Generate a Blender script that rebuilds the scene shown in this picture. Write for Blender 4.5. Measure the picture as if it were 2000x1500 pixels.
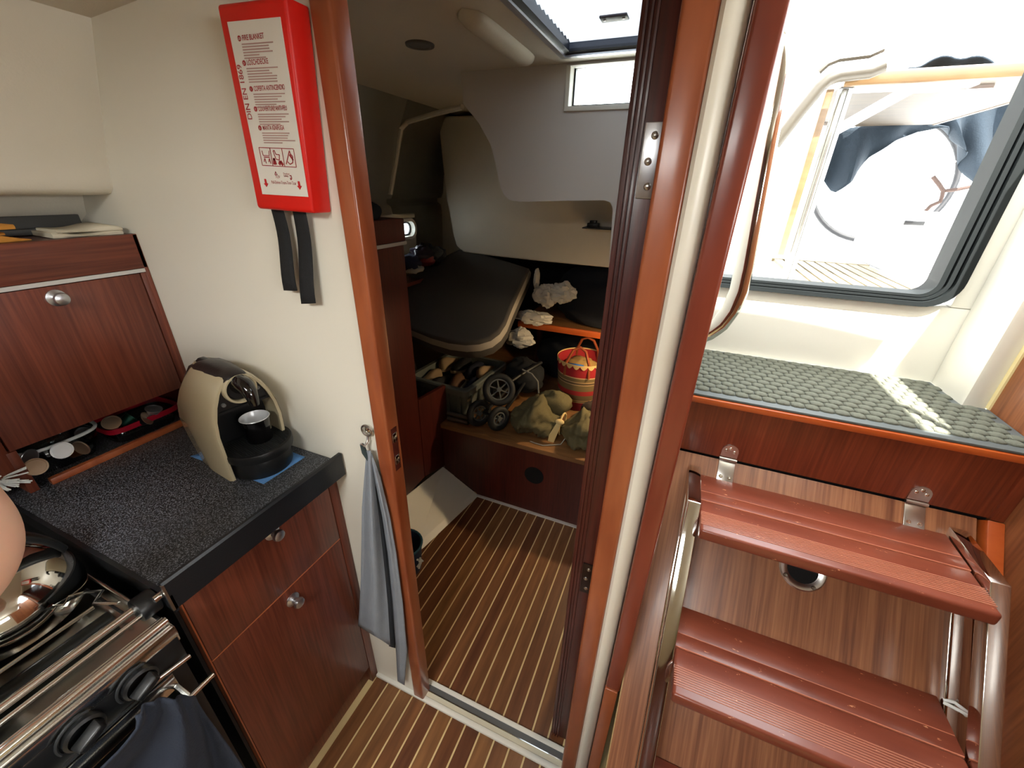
import bpy, bmesh, math, random
from mathutils import Vector, Matrix, noise
random.seed(7)
for o in list(bpy.data.objects):
    bpy.data.objects.remove(o)
scene = bpy.context.scene
COL = scene.collection
R = math.radians

# ------------------------------------------------------------------ camera
CAM = Vector((0, 0, 1.5)); FPX = 785.5
_y, _p, _r = R(-22.186), R(-26.046), R(1.407)
_f = Vector((math.sin(_y)*math.cos(_p), math.cos(_y)*math.cos(_p), math.sin(_p)))
_rt = Vector((math.cos(_y), -math.sin(_y), 0)); _up = _rt.cross(_f)
_rt, _up = math.cos(_r)*_rt + math.sin(_r)*_up, -math.sin(_r)*_rt + math.cos(_r)*_up
cd = bpy.data.cameras.new('camera'); cam = bpy.data.objects.new('camera', cd); COL.objects.link(cam)
cd.sensor_width = 36; cd.lens = FPX/2000*36; cd.clip_start = .01; cd.clip_end = 200
_m = Matrix((_rt, _up, -_f)).transposed().to_4x4(); _m.translation = CAM
cam.matrix_world = _m
scene.camera = cam

def ray(x, y):
    return _rt*((x-1000)/FPX) + _up*((750-y)/FPX) + _f
def at(x, y, X=None, Y=None, Z=None):            # photo pixel -> point on the plane it touches
    d = ray(x, y)
    t = (X-CAM.x)/d.x if X is not None else (Y-CAM.y)/d.y if Y is not None else (Z-CAM.z)/d.z
    return CAM + d*t

# ------------------------------------------------------------------ world, sun, daylight, exposure
w = bpy.data.worlds.new('sky'); scene.world = w; w.use_nodes = True
bg = w.node_tree.nodes['Background']; bg.inputs[0].default_value = (.93, .97, 1, 1); bg.inputs[1].default_value = 8
sd = bpy.data.lights.new('sun', 'SUN'); sd.energy = 30; sd.angle = R(.6); sd.color = (1, .96, .88)
so = bpy.data.objects.new('sun', sd); COL.objects.link(so)
SUN_TO = Vector((-.19, .50, -1.0)).normalized()        # travel direction of sunlight: steep, from ahead
so.rotation_euler = SUN_TO.to_track_quat('-Z', 'Y').to_euler()
def area(name, loc, to, sx, sy, e, col=(1, .98, .94)):
    l = bpy.data.lights.new(name, 'AREA'); l.shape = 'RECTANGLE'; l.size = sx; l.size_y = sy; l.energy = e; l.color = col
    o = bpy.data.objects.new(name, l); COL.objects.link(o); o.location = loc
    o.rotation_euler = (Vector(to)-Vector(loc)).to_track_quat('-Z', 'Y').to_euler(); return o
# daylight that falls through the saloon's deck hatch and coachroof windows (openings built below)
area('daylight_deck_hatch', (-.33, -.70, 1.90), (-.35, -.2, 0), .62, .56, 24)
area('daylight_window_port', (1.88, -.6, 1.62), (0, -.2, 1.2), .9, .22, 9)
scene.view_settings.view_transform = 'Standard'; scene.view_settings.look = 'None'
scene.view_settings.exposure = 0.35; scene.view_settings.gamma = 1; scene.view_settings.use_curve_mapping = False

# ------------------------------------------------------------------ materials
def hexc(r, g, b):
    f = lambda c: (c/255/12.92 if c/255 <= .04045 else ((c/255+.055)/1.055)**2.4)
    return (f(r), f(g), f(b), 1)
MATS = {}
def mat(name, col=(128, 128, 128), rough=.5, metal=0, spec=.5, bump=0, bscale=60, var=0, vscale=8, trans=0, ior=1.45, emit=0, sheen=0, coat=0, aniso=None, alpha=1):
    if name in MATS: return MATS[name]
    m = bpy.data.materials.new(name); m.use_nodes = True; n = m.node_tree.nodes; l = m.node_tree.links
    b = n['Principled BSDF']; c = hexc(*col)
    b.inputs['Base Color'].default_value = c; b.inputs['Roughness'].default_value = rough; b.inputs['Metallic'].default_value = metal
    b.inputs['Specular IOR Level'].default_value = spec; b.inputs['IOR'].default_value = ior
    b.inputs['Transmission Weight'].default_value = trans; b.inputs['Coat Weight'].default_value = coat
    b.inputs['Sheen Weight'].default_value = sheen; b.inputs['Alpha'].default_value = alpha
    if emit: b.inputs['Emission Color'].default_value = c; b.inputs['Emission Strength'].default_value = emit
    if bump or var:
        tc = n.new('ShaderNodeTexCoord')
        if var:
            t = n.new('ShaderNodeTexNoise'); t.inputs['Scale'].default_value = vscale; t.inputs['Detail'].default_value = 4
            l.new(tc.outputs['Object'], t.inputs['Vector'])
            mr = n.new('ShaderNodeMapRange'); mr.inputs['From Min'].default_value = .3; mr.inputs['From Max'].default_value = .7
            mr.inputs['To Min'].default_value = 1-var; mr.inputs['To Max'].default_value = 1+var
            l.new(t.outputs[0], mr.inputs[0])
            mx = n.new('ShaderNodeVectorMath'); mx.operation = 'SCALE'; mx.inputs[0].default_value = c[:3]
            l.new(mr.outputs[0], mx.inputs['Scale']); l.new(mx.outputs[0], b.inputs['Base Color'])
        if bump:
            t2 = n.new('ShaderNodeTexNoise'); t2.inputs['Scale'].default_value = bscale; t2.inputs['Detail'].default_value = 3
            l.new(tc.outputs['Object'], t2.inputs['Vector'])
            bp = n.new('ShaderNodeBump'); bp.inputs['Strength'].default_value = bump; bp.inputs['Distance'].default_value = .002
            l.new(t2.outputs[0], bp.inputs['Height']); l.new(bp.outputs[0], b.inputs['Normal'])
    MATS[name] = m; return m
def wood(name, c1, c2, axis='z', fine=90, rough=.35, band=6, coat=.15, contrast=1.0, specks=0, c3=None, pre=None):
    """straight-grained veneer: c1 dark, c2 light, grain along the axis"""
    if name in MATS: return MATS[name]
    m = bpy.data.materials.new(name); m.use_nodes = True; n = m.node_tree.nodes; l = m.node_tree.links
    b = n['Principled BSDF']; tc = n.new('ShaderNodeTexCoord'); geo = n.new('ShaderNodeNewGeometry')
    def streak(sc, ln, det):
        mp = n.new('ShaderNodeMapping'); s = [sc, sc, sc]; s['xyz'.index(axis)] = ln
        mp.inputs['Scale'].default_value = s
        if pre:
            m0 = n.new('ShaderNodeMapping'); m0.inputs['Rotation'].default_value = pre; l.new(geo.outputs['Position'], m0.inputs[0]); l.new(m0.outputs[0], mp.inputs[0])
        else: l.new(geo.outputs['Position'], mp.inputs[0])
        t = n.new('ShaderNodeTexNoise'); t.inputs['Scale'].default_value = 1; t.inputs['Detail'].default_value = det
        l.new(mp.outputs[0], t.inputs['Vector']); return t
    t1 = streak(fine*2.2, 6, 3); t2 = streak(band*3, 1.2, 4); t3 = streak(fine*6, 30, 2)
    a = n.new('ShaderNodeMath'); a.operation = 'MULTIPLY_ADD'; a.inputs[1].default_value = .55; l.new(t1.outputs[0], a.inputs[0])
    a2 = n.new('ShaderNodeMath'); a2.operation = 'MULTIPLY'; a2.inputs[1].default_value = .45; l.new(t2.outputs[0], a2.inputs[0]); l.new(a2.outputs[0], a.inputs[2])
    cr = n.new('ShaderNodeValToRGB'); e = cr.color_ramp.elements
    e[0].position = .5-.16/contrast; e[0].color = hexc(*c1); e[1].position = .5+.16/contrast; e[1].color = hexc(*c2)
    if c3: x = e.new(.5); x.color = hexc(*c3)
    l.new(a.outputs[0], cr.inputs[0]); l.new(cr.outputs[0], b.inputs['Base Color'])
    b.inputs['Roughness'].default_value = rough; b.inputs['Coat Weight'].default_value = coat; b.inputs['Coat Roughness'].default_value = .15
    b.inputs['Specular IOR Level'].default_value = .4
    bp = n.new('ShaderNodeBump'); bp.inputs['Strength'].default_value = .12; bp.inputs['Distance'].default_value = .001
    l.new(t3.outputs[0], bp.inputs['Height']); l.new(bp.outputs[0], b.inputs['Normal'])
    if specks:
        ns = n.new('ShaderNodeTexNoise'); ns.inputs['Scale'].default_value = 85; ns.inputs['Detail'].default_value = 5; ns.inputs['Roughness'].default_value = .7
        mp = n.new('ShaderNodeMapping'); mp.inputs['Scale'].default_value = (.5, 1.3, 1); mp.inputs['Rotation'].default_value = (0, 0, .2)
        l.new(geo.outputs['Position'], mp.inputs[0]); l.new(mp.outputs[0], ns.inputs['Vector'])
        c2r = n.new('ShaderNodeValToRGB'); c2r.color_ramp.elements[0].position = specks; c2r.color_ramp.elements[1].position = specks+.02
        l.new(ns.outputs[0], c2r.inputs[0])
        mx = n.new('ShaderNodeMix'); mx.data_type = 'RGBA'; l.new(c2r.outputs[0], mx.inputs[0])
        l.new(cr.outputs[0], mx.inputs[6]); mx.inputs[7].default_value = hexc(216, 150, 110); l.new(mx.outputs[2], b.inputs['Base Color'])
    MATS[name] = m; return m

GEL = mat('white_gelcoat', (226, 224, 214), .35, bump=.05, bscale=25)
GELC = mat('white_cockpit_gelcoat', (235, 236, 236), .4)
LINER = mat('cream_vinyl_liner', (214, 207, 190), .55, bump=.15, bscale=220, var=.02)
CEIL = mat('cream_headliner', (206, 198, 182), .7, bump=.2, bscale=260)
WALLW = mat('white_bulkhead_laminate', (226, 222, 208), .28, var=.01, vscale=3)
W_GAL = wood('mahogany_veneer_z', (76, 33, 22), (118, 60, 42), 'z', 90)
W_GALY = wood('mahogany_veneer_y', (76, 33, 22), (118, 60, 42), 'y', 90)
W_DARK = wood('dark_mahogany_z', (58, 22, 18), (88, 36, 28), 'z', 80)
W_JAMB = wood('varnished_mahogany_solid', (122, 56, 30), (170, 96, 58), 'z', 14, .3, 5, .3, .8)
W_POST = wood('red_mahogany_solid', (106, 42, 28), (138, 66, 46), 'z', 14, .3, 5, .3, .8)
W_NOSE = wood('orange_mahogany_edge', (150, 62, 22), (190, 96, 44), 'x', 16, .3, 5, .3, .8)
W_PANEL = wood('daylit_mahogany_panel', (104, 61, 42), (158, 106, 73), 'z', 105, .38, 14, .1, 1.0, pre=(R(39.5), 0, 0))  # mahogany veneer, base colour lightened to carry the daylight on it
W_RISER = wood('mahogany_riser', (86, 34, 19), (124, 56, 33), 'z', 80, .35)
W_TREAD = wood('mahogany_tread', (102, 46, 32), (136, 70, 50), 'x', 12, .33, 5, .25, .8, specks=.655)
W_FLOOR = [wood('teak_plank_%d' % i, a, b, 'y', 26, .36, 7, .2, .9) for i, (a, b) in enumerate((
    ((92, 56, 34), (132, 88, 54)), ((84, 48, 30), (122, 78, 48)), ((100, 64, 38), (142, 98, 60)), ((78, 44, 28), (114, 70, 44))))]
HOLLY = mat('holly_strip', (214, 190, 138), .4)
PLY = wood('plywood_edge', (106, 72, 42), (146, 104, 64), 'x', 20, .5, 5, 0)
CHROME = mat('polished_steel', (222, 220, 214), .06, 1)
CCHR = mat('cooker_chrome', (228, 228, 224), .17, 1)
STEEL = mat('brushed_steel', (190, 188, 184), .28, 1)
ALU = mat('satin_aluminium', (188, 190, 194), .32, 1)
BLACK = mat('black_plastic', (20, 21, 22), .38)
BLACKG = mat('gloss_black_plastic', (12, 11, 12), .12, coat=.5)
RUBBER = mat('black_rubber', (24, 26, 28), .65)
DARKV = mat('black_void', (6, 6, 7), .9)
NAVY = mat('navy_upholstery', (22, 26, 38), .85, bump=.3, bscale=300)
def thin_glass(name, col, refl=.5):
    m = bpy.data.materials.new(name); m.use_nodes = True; n = m.node_tree.nodes; l = m.node_tree.links; n.remove(n['Principled BSDF'])
    t = n.new('ShaderNodeBsdfTransparent'); t.inputs[0].default_value = hexc(*col); g = n.new('ShaderNodeBsdfGlossy'); g.inputs['Roughness'].default_value = .03
    fr_ = n.new('ShaderNodeFresnel'); fr_.inputs[0].default_value = 1.45; mu = n.new('ShaderNodeMath'); mu.operation = 'MULTIPLY'; mu.inputs[1].default_value = refl
    mx = n.new('ShaderNodeMixShader'); l.new(fr_.outputs[0], mu.inputs[0]); l.new(mu.outputs[0], mx.inputs[0]); l.new(t.outputs[0], mx.inputs[1]); l.new(g.outputs[0], mx.inputs[2]); l.new(mx.outputs[0], n['Material Output'].inputs[0])
    return m
GLASS = thin_glass('clear_glass', (244, 248, 248))

# ------------------------------------------------------------------ mesh helpers
ORG = {}
class MB:
    def __init__(s, T=None): s.v = []; s.f = []; s.T = T or Matrix.Identity(4); s.sm = set()
    def P(s, p): s.v.append(tuple(s.T @ Vector(p))); return len(s.v)-1
    def box(s, x0, x1, y0, y1, z0, z1):
        i = [s.P((x, y, z)) for z in (z0, z1) for (x, y) in ((x0, y0), (x1, y0), (x1, y1), (x0, y1))]
        s.f += [[i[3], i[2], i[1], i[0]], [i[4], i[5], i[6], i[7]]] + [[i[k], i[(k+1) % 4], i[4+(k+1) % 4], i[4+k]] for k in range(4)]
        return s
    def prism(s, poly, axis, a, b, cap=True):      # poly in the other two axes (cyclic order kept x,y,z)
        def pt(u, w, t): return {'x': (t, u, w), 'y': (u, t, w), 'z': (u, w, t)}[axis]
        A = [s.P(pt(u, w, a)) for u, w in poly]; B = [s.P(pt(u, w, b)) for u, w in poly]; n = len(poly)
        for k in range(n): s.f.append([A[k], A[(k+1) % n], B[(k+1) % n], B[k]])
        if cap: s.f += [A[::-1], B]
        return s
    def ring(s, pts): return [s.P(p) for p in pts]
    def bridge(s, A, B, closed=True):
        n = len(A)
        for k in range(n if closed else n-1): s.f.append([A[k], A[(k+1) % n], B[(k+1) % n], B[k]])
    def loft(s, rings, closed=True, caps=True):
        I = [s.ring(r) for r in rings]
        for a, b in zip(I, I[1:]): s.bridge(a, b, closed)
        if caps: s.f += [I[0][::-1], I[-1]]
        return s
    def lathe(s, prof, o=(0, 0, 0), axis='z', seg=24, a0=0, a1=360):
        o = Vector(o); rings = []
        full = abs(a1-a0) >= 360; cnt = seg if full else seg+1
        for r, h in prof:
            rg = []
            for k in range(cnt):
                t = R(a0+(a1-a0)*k/seg); c, d = max(r, 1e-5)*math.cos(t), max(r, 1e-5)*math.sin(t)
                rg.append(o+Vector({'z': (c, d, h), 'x': (h, c, d), 'y': (d, h, c)}[axis]))
            rings.append(rg)
        I = [s.ring(r) for r in rings]
        for a, b in zip(I, I[1:]): s.bridge(a, b, full)
        return s
    def tube(s, pts, r, seg=10, closed=False, caps=True):
        pts = [Vector(p) for p in pts]; n = len(pts); rings = []; up = None
        for k in range(n):
            a = pts[k-1] if (k or closed) else pts[0]; b = pts[(k+1) % n] if (k < n-1 or closed) else pts[-1]
            t = (b-a)
            if t.length < 1e-9: t = Vector((0, 0, 1))
            t.normalize()
            if up is None: up = t.cross(Vector((0, 0, 1)) if abs(t.z) < .9 else Vector((1, 0, 0))).normalized()
            up = (up-t*up.dot(t)).normalized(); sd = t.cross(up)
            rr = r[k] if isinstance(r, (list, tuple)) else r
            rings.append([pts[k]+up*(rr*math.cos(2*math.pi*j/seg))+sd*(rr*math.sin(2*math.pi*j/seg)) for j in range(seg)])
        I = [s.ring(q) for q in rings]
        for a, b in zip(I, I[1:]): s.bridge(a, b)
        if closed: s.bridge(I[-1], I[0])
        elif caps: s.f += [I[0][::-1], I[-1]]
        return s
    def grid(s, fn, nu, nv, thick=None):
        g = [[s.P(fn(i/nu, j/nv)) for j in range(nv+1)] for i in range(nu+1)]
        for i in range(nu):
            for j in range(nv): s.f.append([g[i][j], g[i+1][j], g[i+1][j+1], g[i][j+1]])
        return s
    def ball(s, c, rx, ry=None, rz=None, seg=16, rows=10):
        ry = ry or rx; rz = rz or rx; c = Vector(c)
        I = [s.ring([c+Vector((rx*math.sin(math.pi*i/rows)*math.cos(2*math.pi*k/seg), ry*math.sin(math.pi*i/rows)*math.sin(2*math.pi*k/seg), -rz*math.cos(math.pi*i/rows))) for k in range(seg)]) for i in range(1, rows)]
        for a, b in zip(I, I[1:]): s.bridge(a, b)
        s.f += [I[0][::-1], I[-1]]; return s
    def build(s, name, m, parent=None, bevel=0, segs=2, smooth=False, solid=0, subsurf=0, sharp=40):
        bm = bmesh.new(); vs = [bm.verts.new(p) for p in s.v]
        for f in s.f:
            try: bm.faces.new([vs[i] for i in f])
            except ValueError: pass
        bmesh.ops.remove_doubles(bm, verts=bm.verts, dist=1e-6)
        bmesh.ops.recalc_face_normals(bm, faces=bm.faces)
        if bevel:
            ed = [e for e in bm.edges if len(e.link_faces) == 2 and e.calc_face_angle(0) > R(30)]
            bmesh.ops.bevel(bm, geom=ed, offset=bevel, segments=segs, profile=.5, affect='EDGES', clamp_overlap=True)
        lo = [min(v.co[i] for v in bm.verts) for i in range(3)]; hi = [max(v.co[i] for v in bm.verts) for i in range(3)]
        org = Vector(((lo[0]+hi[0])/2, (lo[1]+hi[1])/2, lo[2]))
        for v in bm.verts: v.co -= org
        if smooth or bevel:
            for f in bm.faces: f.smooth = True
            for e in bm.edges:
                if len(e.link_faces) == 2 and e.calc_face_angle(0) > R(sharp): e.smooth = False
        me = bpy.data.meshes.new(name); bm.to_mesh(me); bm.free(); me.materials.append(m)
        o = bpy.data.objects.new(name, me); COL.objects.link(o)
        place(o, org, parent)
        if solid: md = o.modifiers.new('solid', 'SOLIDIFY'); md.thickness = solid; md.offset = 0
        if subsurf: md = o.modifiers.new('sub', 'SUBSURF'); md.levels = md.render_levels = subsurf
        return o
def place(o, org, parent=None):
    org = Vector(org); ORG[o.name] = org
    if parent is not None: o.parent = parent; o.location = org-ORG[parent.name]
    else: o.location = org
def thing(name, loc, label, cat, group=None):
    o = bpy.data.objects.new(name, None); COL.objects.link(o); place(o, loc); o.empty_display_size = .05
    return tag(o, label, cat, group)
def tag(o, label, cat, group=None, kind=None):
    o['label'] = label; o['category'] = cat
    if group: o['group'] = group
    if kind: o['kind'] = kind
    return o
def struct(o, label=None):
    o['kind'] = 'structure'
    if label: o['label'] = label
    return o
def inst(src, name, org, parent, rot=None, sc=None):        # another object sharing src's mesh
    o = bpy.data.objects.new(name, src.data); COL.objects.link(o); place(o, org, parent)
    if rot is not None: o.rotation_euler = rot
    if sc is not None: o.scale = sc
    return o
def text(s, name, body, T, size, m, parent, align='LEFT', sx=1, bold=0):
    cu = bpy.data.curves.new(name, 'FONT'); cu.body = body; cu.size = size; cu.align_x = align; cu.offset = bold
    o = bpy.data.objects.new(name, cu); COL.objects.link(o)
    dg = bpy.context.evaluated_depsgraph_get(); me = bpy.data.meshes.new_from_object(o.evaluated_get(dg))
    bpy.data.objects.remove(o); bpy.data.curves.remove(cu)
    q = bpy.data.objects.new(name, me); COL.objects.link(q); me.materials.clear(); me.materials.append(m)
    q.parent = parent; q.matrix_local = Matrix.Translation(-ORG[parent.name]) @ T @ Matrix.Diagonal((sx, 1, 1, 1))
    return q
def frame(o, xd, zd):                                        # matrix with x along xd, z along zd
    x = Vector(xd).normalized(); z = Vector(zd); z = (z-x*z.dot(x)).normalized(); y = z.cross(x)
    m = Matrix((x, y, z)).transposed().to_4x4(); m.translation = Vector(o); return m
def arc(c, r, a0, a1, n, u, v):
    c = Vector(c); u = Vector(u); v = Vector(v)
    return [c+u*(r*math.cos(R(a0+(a1-a0)*k/n)))+v*(r*math.sin(R(a0+(a1-a0)*k/n))) for k in range(n+1)]
def rrect(w, h, r, n=5):                                     # rounded rectangle outline centred on 0,0
    out = []
    for cx, cy, a in ((w/2-r, h/2-r, 0), (-w/2+r, h/2-r, 90), (-w/2+r, -h/2+r, 180), (w/2-r, -h/2+r, 270)):
        out += [(cx+r*math.cos(R(a+90*k/n)), cy+r*math.sin(R(a+90*k/n))) for k in range(n+1)]
    return out
# ================================================================== SETTING
BF, BB = .572, .600                      # bulkhead front / back
# ---- teak and holly floor: every plank its own piece over a pale base that shows in the gaps
fl = struct(MB().box(-1.5, 1.9, -2.6, 1.52, -.05, -.0012).build('floor', HOLLY))
PITCH, X0 = .0490, -.6996
def plank_row(y0, y1, x_lo, x_hi, seed):
    rnd = random.Random(seed); src = {}
    k0 = math.ceil((x_lo-X0)/PITCH); k1 = math.floor((x_hi-X0)/PITCH)
    for k in range(k0, k1):
        xa = X0+k*PITCH+.0026; xb = X0+(k+1)*PITCH-.0026; i = rnd.choice((0, 0, 1, 1, 2, 3))
        if i not in src:
            src[i] = MB().box(xa, xb, y0, y1, -.004, 0).build('plank', W_FLOOR[i], fl)
        else:
            inst(src[i], 'plank', ((xa+xb)/2, (y0+y1)/2, -.004), fl)
plank_row(-.75, .562, -.70, .36, 3)
plank_row(.626, 1.492, -1.04, .03, 5)

# ---- forward-facing bulkhead with the cabin door opening
b = MB(); b.box(-1.6, -.545, BF, BB, 0, 1.9).box(-.545, .05, BF, BB+.02, 1.795, 1.95).box(-1.6, -.545, BB, BB+.02, 1.84, 1.95)
wb = struct(b.build('wall_bulkhead', WALLW), 'white laminate bulkhead with the aft cabin doorway')
# jambs: varnished fronts with a rounded edge, darker reveals
def jamb(name, x0, x1, z0, z1, m, y0=.563, y1=.603, bev=.005):
    return struct(MB().box(x0, x1, y0, y1, z0, z1).build(name, m, bevel=bev, segs=3))
j1 = jamb('trim_1', -.549, -.511, .004, 1.93, W_JAMB)
j2 = jamb('trim_2', -.0535, -.0155, -.03, 1.93, W_JAMB)
jamb('trim_3', .0150, .0465, at(1185, 1343, Y=.563).z, 1.95, W_POST, .563, .604)
jamb('trim_4', .0150, .0430, -.03, at(1185, 1343, Y=.563).z-.001, W_JAMB, .561, .602, .002)
# rounded white corner post between the door frame and the companionway
pts = [(-.0155, .604), (-.0155, .566), (-.011, .561)] + [(-.011+.024*k/8, .561+.018*(k/8)**2.2) for k in range(1, 9)] + [(.015, .604)]
struct(MB().prism(pts, 'z', 0, 1.95).build('trim_5', WALLW, smooth=True), 'white rounded corner post beside the cabin door frame')
# latch keeper in the left reveal
kp = MB().box(-.5112, -.5102, .574, .592, .92, 1.03).build('keeper_recess', W_DARK, j1)
for z in (1.006, .948):
    s = MB().box(-.5115, -.5085, .576, .590, z-.011, z+.011).build('keeper_plate', CHROME, j1, bevel=.001)
    MB().lathe([(0, -.5070), (.003, -.5073), (.0045, -.5085)], (0, .583, z), 'x', 10).build('screw', STEEL, s, smooth=True)
# sill: white lip, cream ledge, steel line, grey band, white back edge
struct(MB().box(-.70, -.0, .5605, .577, 0, .012).build('trim_6', GEL, bevel=.004), 'white floor trim along the bulkhead')
si = struct(MB().box(-.535, -.03, .577, .590, 0, .010).build('sill', mat('cream_ledge', (205, 198, 176), .5)))
MB().box(-.53, -.03, .590, .5925, 0, .0125).build('steel_line', CHROME, si)
MB().box(-.53, -.03, .5925, .6105, 0, .0085).build('sill_plate', mat('grey_sill_plate', (112, 114, 114), .45, .5), si)
MB().box(-.53, -.03, .6105, .6245, 0, .0115).build('sill_edge', GEL, si, bevel=.002)

# ---- saloon shell: hull side, crowned ceiling with a deck hatch opening, far walls
prof = [(-1.071, 1.758), (-1.10, 1.70), (-1.150, 1.60), (-1.190, 1.515), (-1.197, 1.495), (-1.200, 1.478), (-1.215, 1.468), (-1.240, 1.464), (-1.30, 1.468), (-1.335, 1.462),
        (-1.345, 1.44), (-1.352, 1.42), (-1.40, 1.395), (-1.42, 1.36), (-1.44, .9), (-1.44, 0), (-1.6, 0), (-1.6, 1.80), (-1.071, 1.80)]
struct(MB().prism(prof, 'y', -2.6, BF).build('wall_left', LINER, smooth=True, sharp=50), 'cream vinyl coachroof side and hull liner above the galley')
ce = MB()
def cz(x): return 1.758+.066*(x+1.071)
def slab(x0, x1, y0, y1): ce.prism([(x0, cz(x0)), (x1, cz(x1)), (x1, cz(x1)+.04), (x0, cz(x0)+.04)], 'y', y0, y1)
slab(-1.08, 1.95, -2.6, -1.0); slab(-1.08, -.65, -1.0, -.40); slab(0, 1.95, -1.0, -.40)
slab(-1.08, 1.95, -.40, .50); slab(-1.08, .05, .50, BF); slab(.69, 1.95, .50, BF)
struct(ce.build('ceiling', CEIL))
struct(MB().box(-1.6, 1.95, -2.65, -2.6, 0, 2).build('wall_front', W_GAL))
b = MB(); b.box(1.9, 1.95, -2.6, .7, 0, 1.45).box(1.9, 1.95, -2.6, .7, 1.78, 2).box(1.9, 1.95, -2.6, -1.1, 1.45, 1.78).box(1.9, 1.95, -.1, .7, 1.45, 1.78)
struct(b.build('wall_right', LINER))
struct(MB().box(.70, 1.95, BF, .62, 0, 1.90).build('wall_companion_front', W_GAL))

# ---- companionway recess
struct(MB().box(.652, .67, .05, 1.083, -.02, 1.45).box(.652, .67, .45, 1.083, 1.45, 1.75).build('wall_companion_side', wood('companion_side_veneer', (96, 52, 30), (140, 86, 52), 'z', 60, .4)), 'brown veneered side wall of the companionway')
b = MB(); b.box(.61, .652, 1.083, 1.22, 1.05, 1.75)                               # pillar
b.box(.02, .80, 1.22, 1.262, 1.05, 1.276)                                          # upstand below the hatch
b.box(.03, .66, .905, 1.23, 1.05, 1.0945)                                           # landing
b.box(-.02, .03, .62, 1.262, 1.05, 1.62)                                           # inner side
struct(b.build('wall_companion', GEL, bevel=.006), 'white moulded companionway recess')
struct(MB().box(.648, .654, 1.074, 1.086, 1.1, 1.75).build('trim_7', mat('cream_edge_trim', (226, 210, 158), .5)))
# hatch frame: black extrusion with grooves, rounded lower corner
def fpoly(off, r):
    x0, x1, z0, z1 = .03, .578-off*.68, 1.274+off*.40, 2.1
    return [(x0, z1), (x0, z0)] + [(x1-r+r*math.sin(R(90*k/8)), z0+r-r*math.cos(R(90*k/8))) for k in range(9)] + [(x1, z1)]
fr = thing('companionway_frame', (.35, 1.23, 1.268), 'black grooved washboard frame around the companionway opening', 'frame')
def fband(name, o0, r0, o1, r1, y0, y1, m):
    A, B = fpoly(o0, r0), fpoly(o1, r1); q = MB()
    I = [q.ring([(x, y, z) for x, z in P]) for P, y in ((A, y0), (B, y0), (B, y1), (A, y1))]
    for a, c in zip(I, I[1:]+I[:1]): q.bridge(a, c, False)
    return q.build(name, m, fr, smooth=True, sharp=35)
FRM = mat('black_anodised_frame', (24, 28, 29), .65, spec=.2)
b2 = MB(); b2.box(.578, .66, 1.221, 1.262, 1.2765, 1.75); struct(b2.build('wall_companion_corner', GEL))
fband('outer_rim', 0, .06, .026, .05, 1.205, 1.262, FRM)
fband('groove', .026, .05, .032, .045, 1.218, 1.262, DARKV)
fband('middle_rim', .032, .045, .044, .04, 1.210, 1.262, FRM)
fband('groove', .044, .04, .049, .035, 1.220, 1.262, DARKV)
fband('inner_rim', .049, .035, .064, .03, 1.213, 1.27, FRM)

# ---- aft cabin shell
ac = MB()
HX0, HX1, HY0, HY1 = -.435, -.03, .93, 1.405
ac.box(-1.7, HX0, BB, 1.525, 1.85, 1.89).box(HX1, .03, BB, 1.525, 1.85, 1.89).box(HX0, HX1, BB, HY0, 1.85, 1.89).box(HX0, HX1, HY1, 1.525, 1.85, 1.89)
ac.box(-1.9, -.75, 1.525, 3.0, 1.85, 1.89)
struct(ac.build('ceiling', CEIL))
hp = [(-1.30, 1.86), (-1.36, 1.75), (-1.43, 1.55), (-1.44, 1.46), (-1.453, 1.435), (-1.484, 1.43), (-1.484, 1.41), (-1.46, 1.395), (-1.455, 1.36), (-1.47, .9), (-1.35, .3), (-1.0, 0), (-1.0, -.05), (-1.50, -.05), (-1.50, 1.86)]
WH0, WH1 = at(788, 432, X=-1.46), at(812, 462, X=-1.46)
hw = MB()
hw.prism(hp, 'y', BB, WH0.y-.29); hw.prism(hp, 'y', WH1.y, 3.0)
zt, zb = 1.335, 1.235
hw.prism([p for p in hp if p[1] >= 1.36 and p[0] > -1.495] + [(-1.457, zt), (-1.50, zt), (-1.50, 1.86)], 'y', WH0.y-.29, WH1.y)
hw.prism([(-1.459, zb), (-1.47, .9), (-1.35, .3), (-1.0, 0), (-1.0, -.05), (-1.50, -.05), (-1.50, zb)], 'y', WH0.y-.29, WH1.y)
struct(hw.build('wall_hull', LINER, smooth=True, sharp=45), 'cream hull liner of the aft cabin')
struct(MB().box(-1.9, .03, 2.95, 3.0, 0, 1.86).build('wall_aft', NAVY))
struct(MB().box(.0, .03, .62, 3.0, 0, 1.86).build('wall_cabin_right', LINER))
# stepped liner edge on the hull side and transom liner moulding
def at2(x, y): p = at(x, y, Y=2.2); return (p.x, p.z)
sec = [at2(855, 232), at2(862, 300), at2(872, 392), at2(877, 415), at2(884, 455), at2(891, 480), at2(905, 493), at2(960, 500), at2(1060, 511), at2(1240, 528), (-.0, 1.83), (-1.36, 1.83)]
struct(MB().prism(sec, 'y', 2.2, 2.34).build('wall_transom', LINER, bevel=.02, segs=3), 'cream transom moulding with a rounded lower lip')
b = MB(); A = [at(698, 212, Y=1.98), at(790, 236, Y=2.05), at(903, 209, Y=2.15)]
st = [at(762, 380, X=-1.43), at(772, 320, X=-1.42), at(783, 252, X=-1.36), at(796, 238, X=-1.34), at(850, 222, X=-1.15), at(903, 209, X=-.98)]
struct(MB().tube(st, .011, 8).build('trim_8', LINER, smooth=True))
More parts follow.
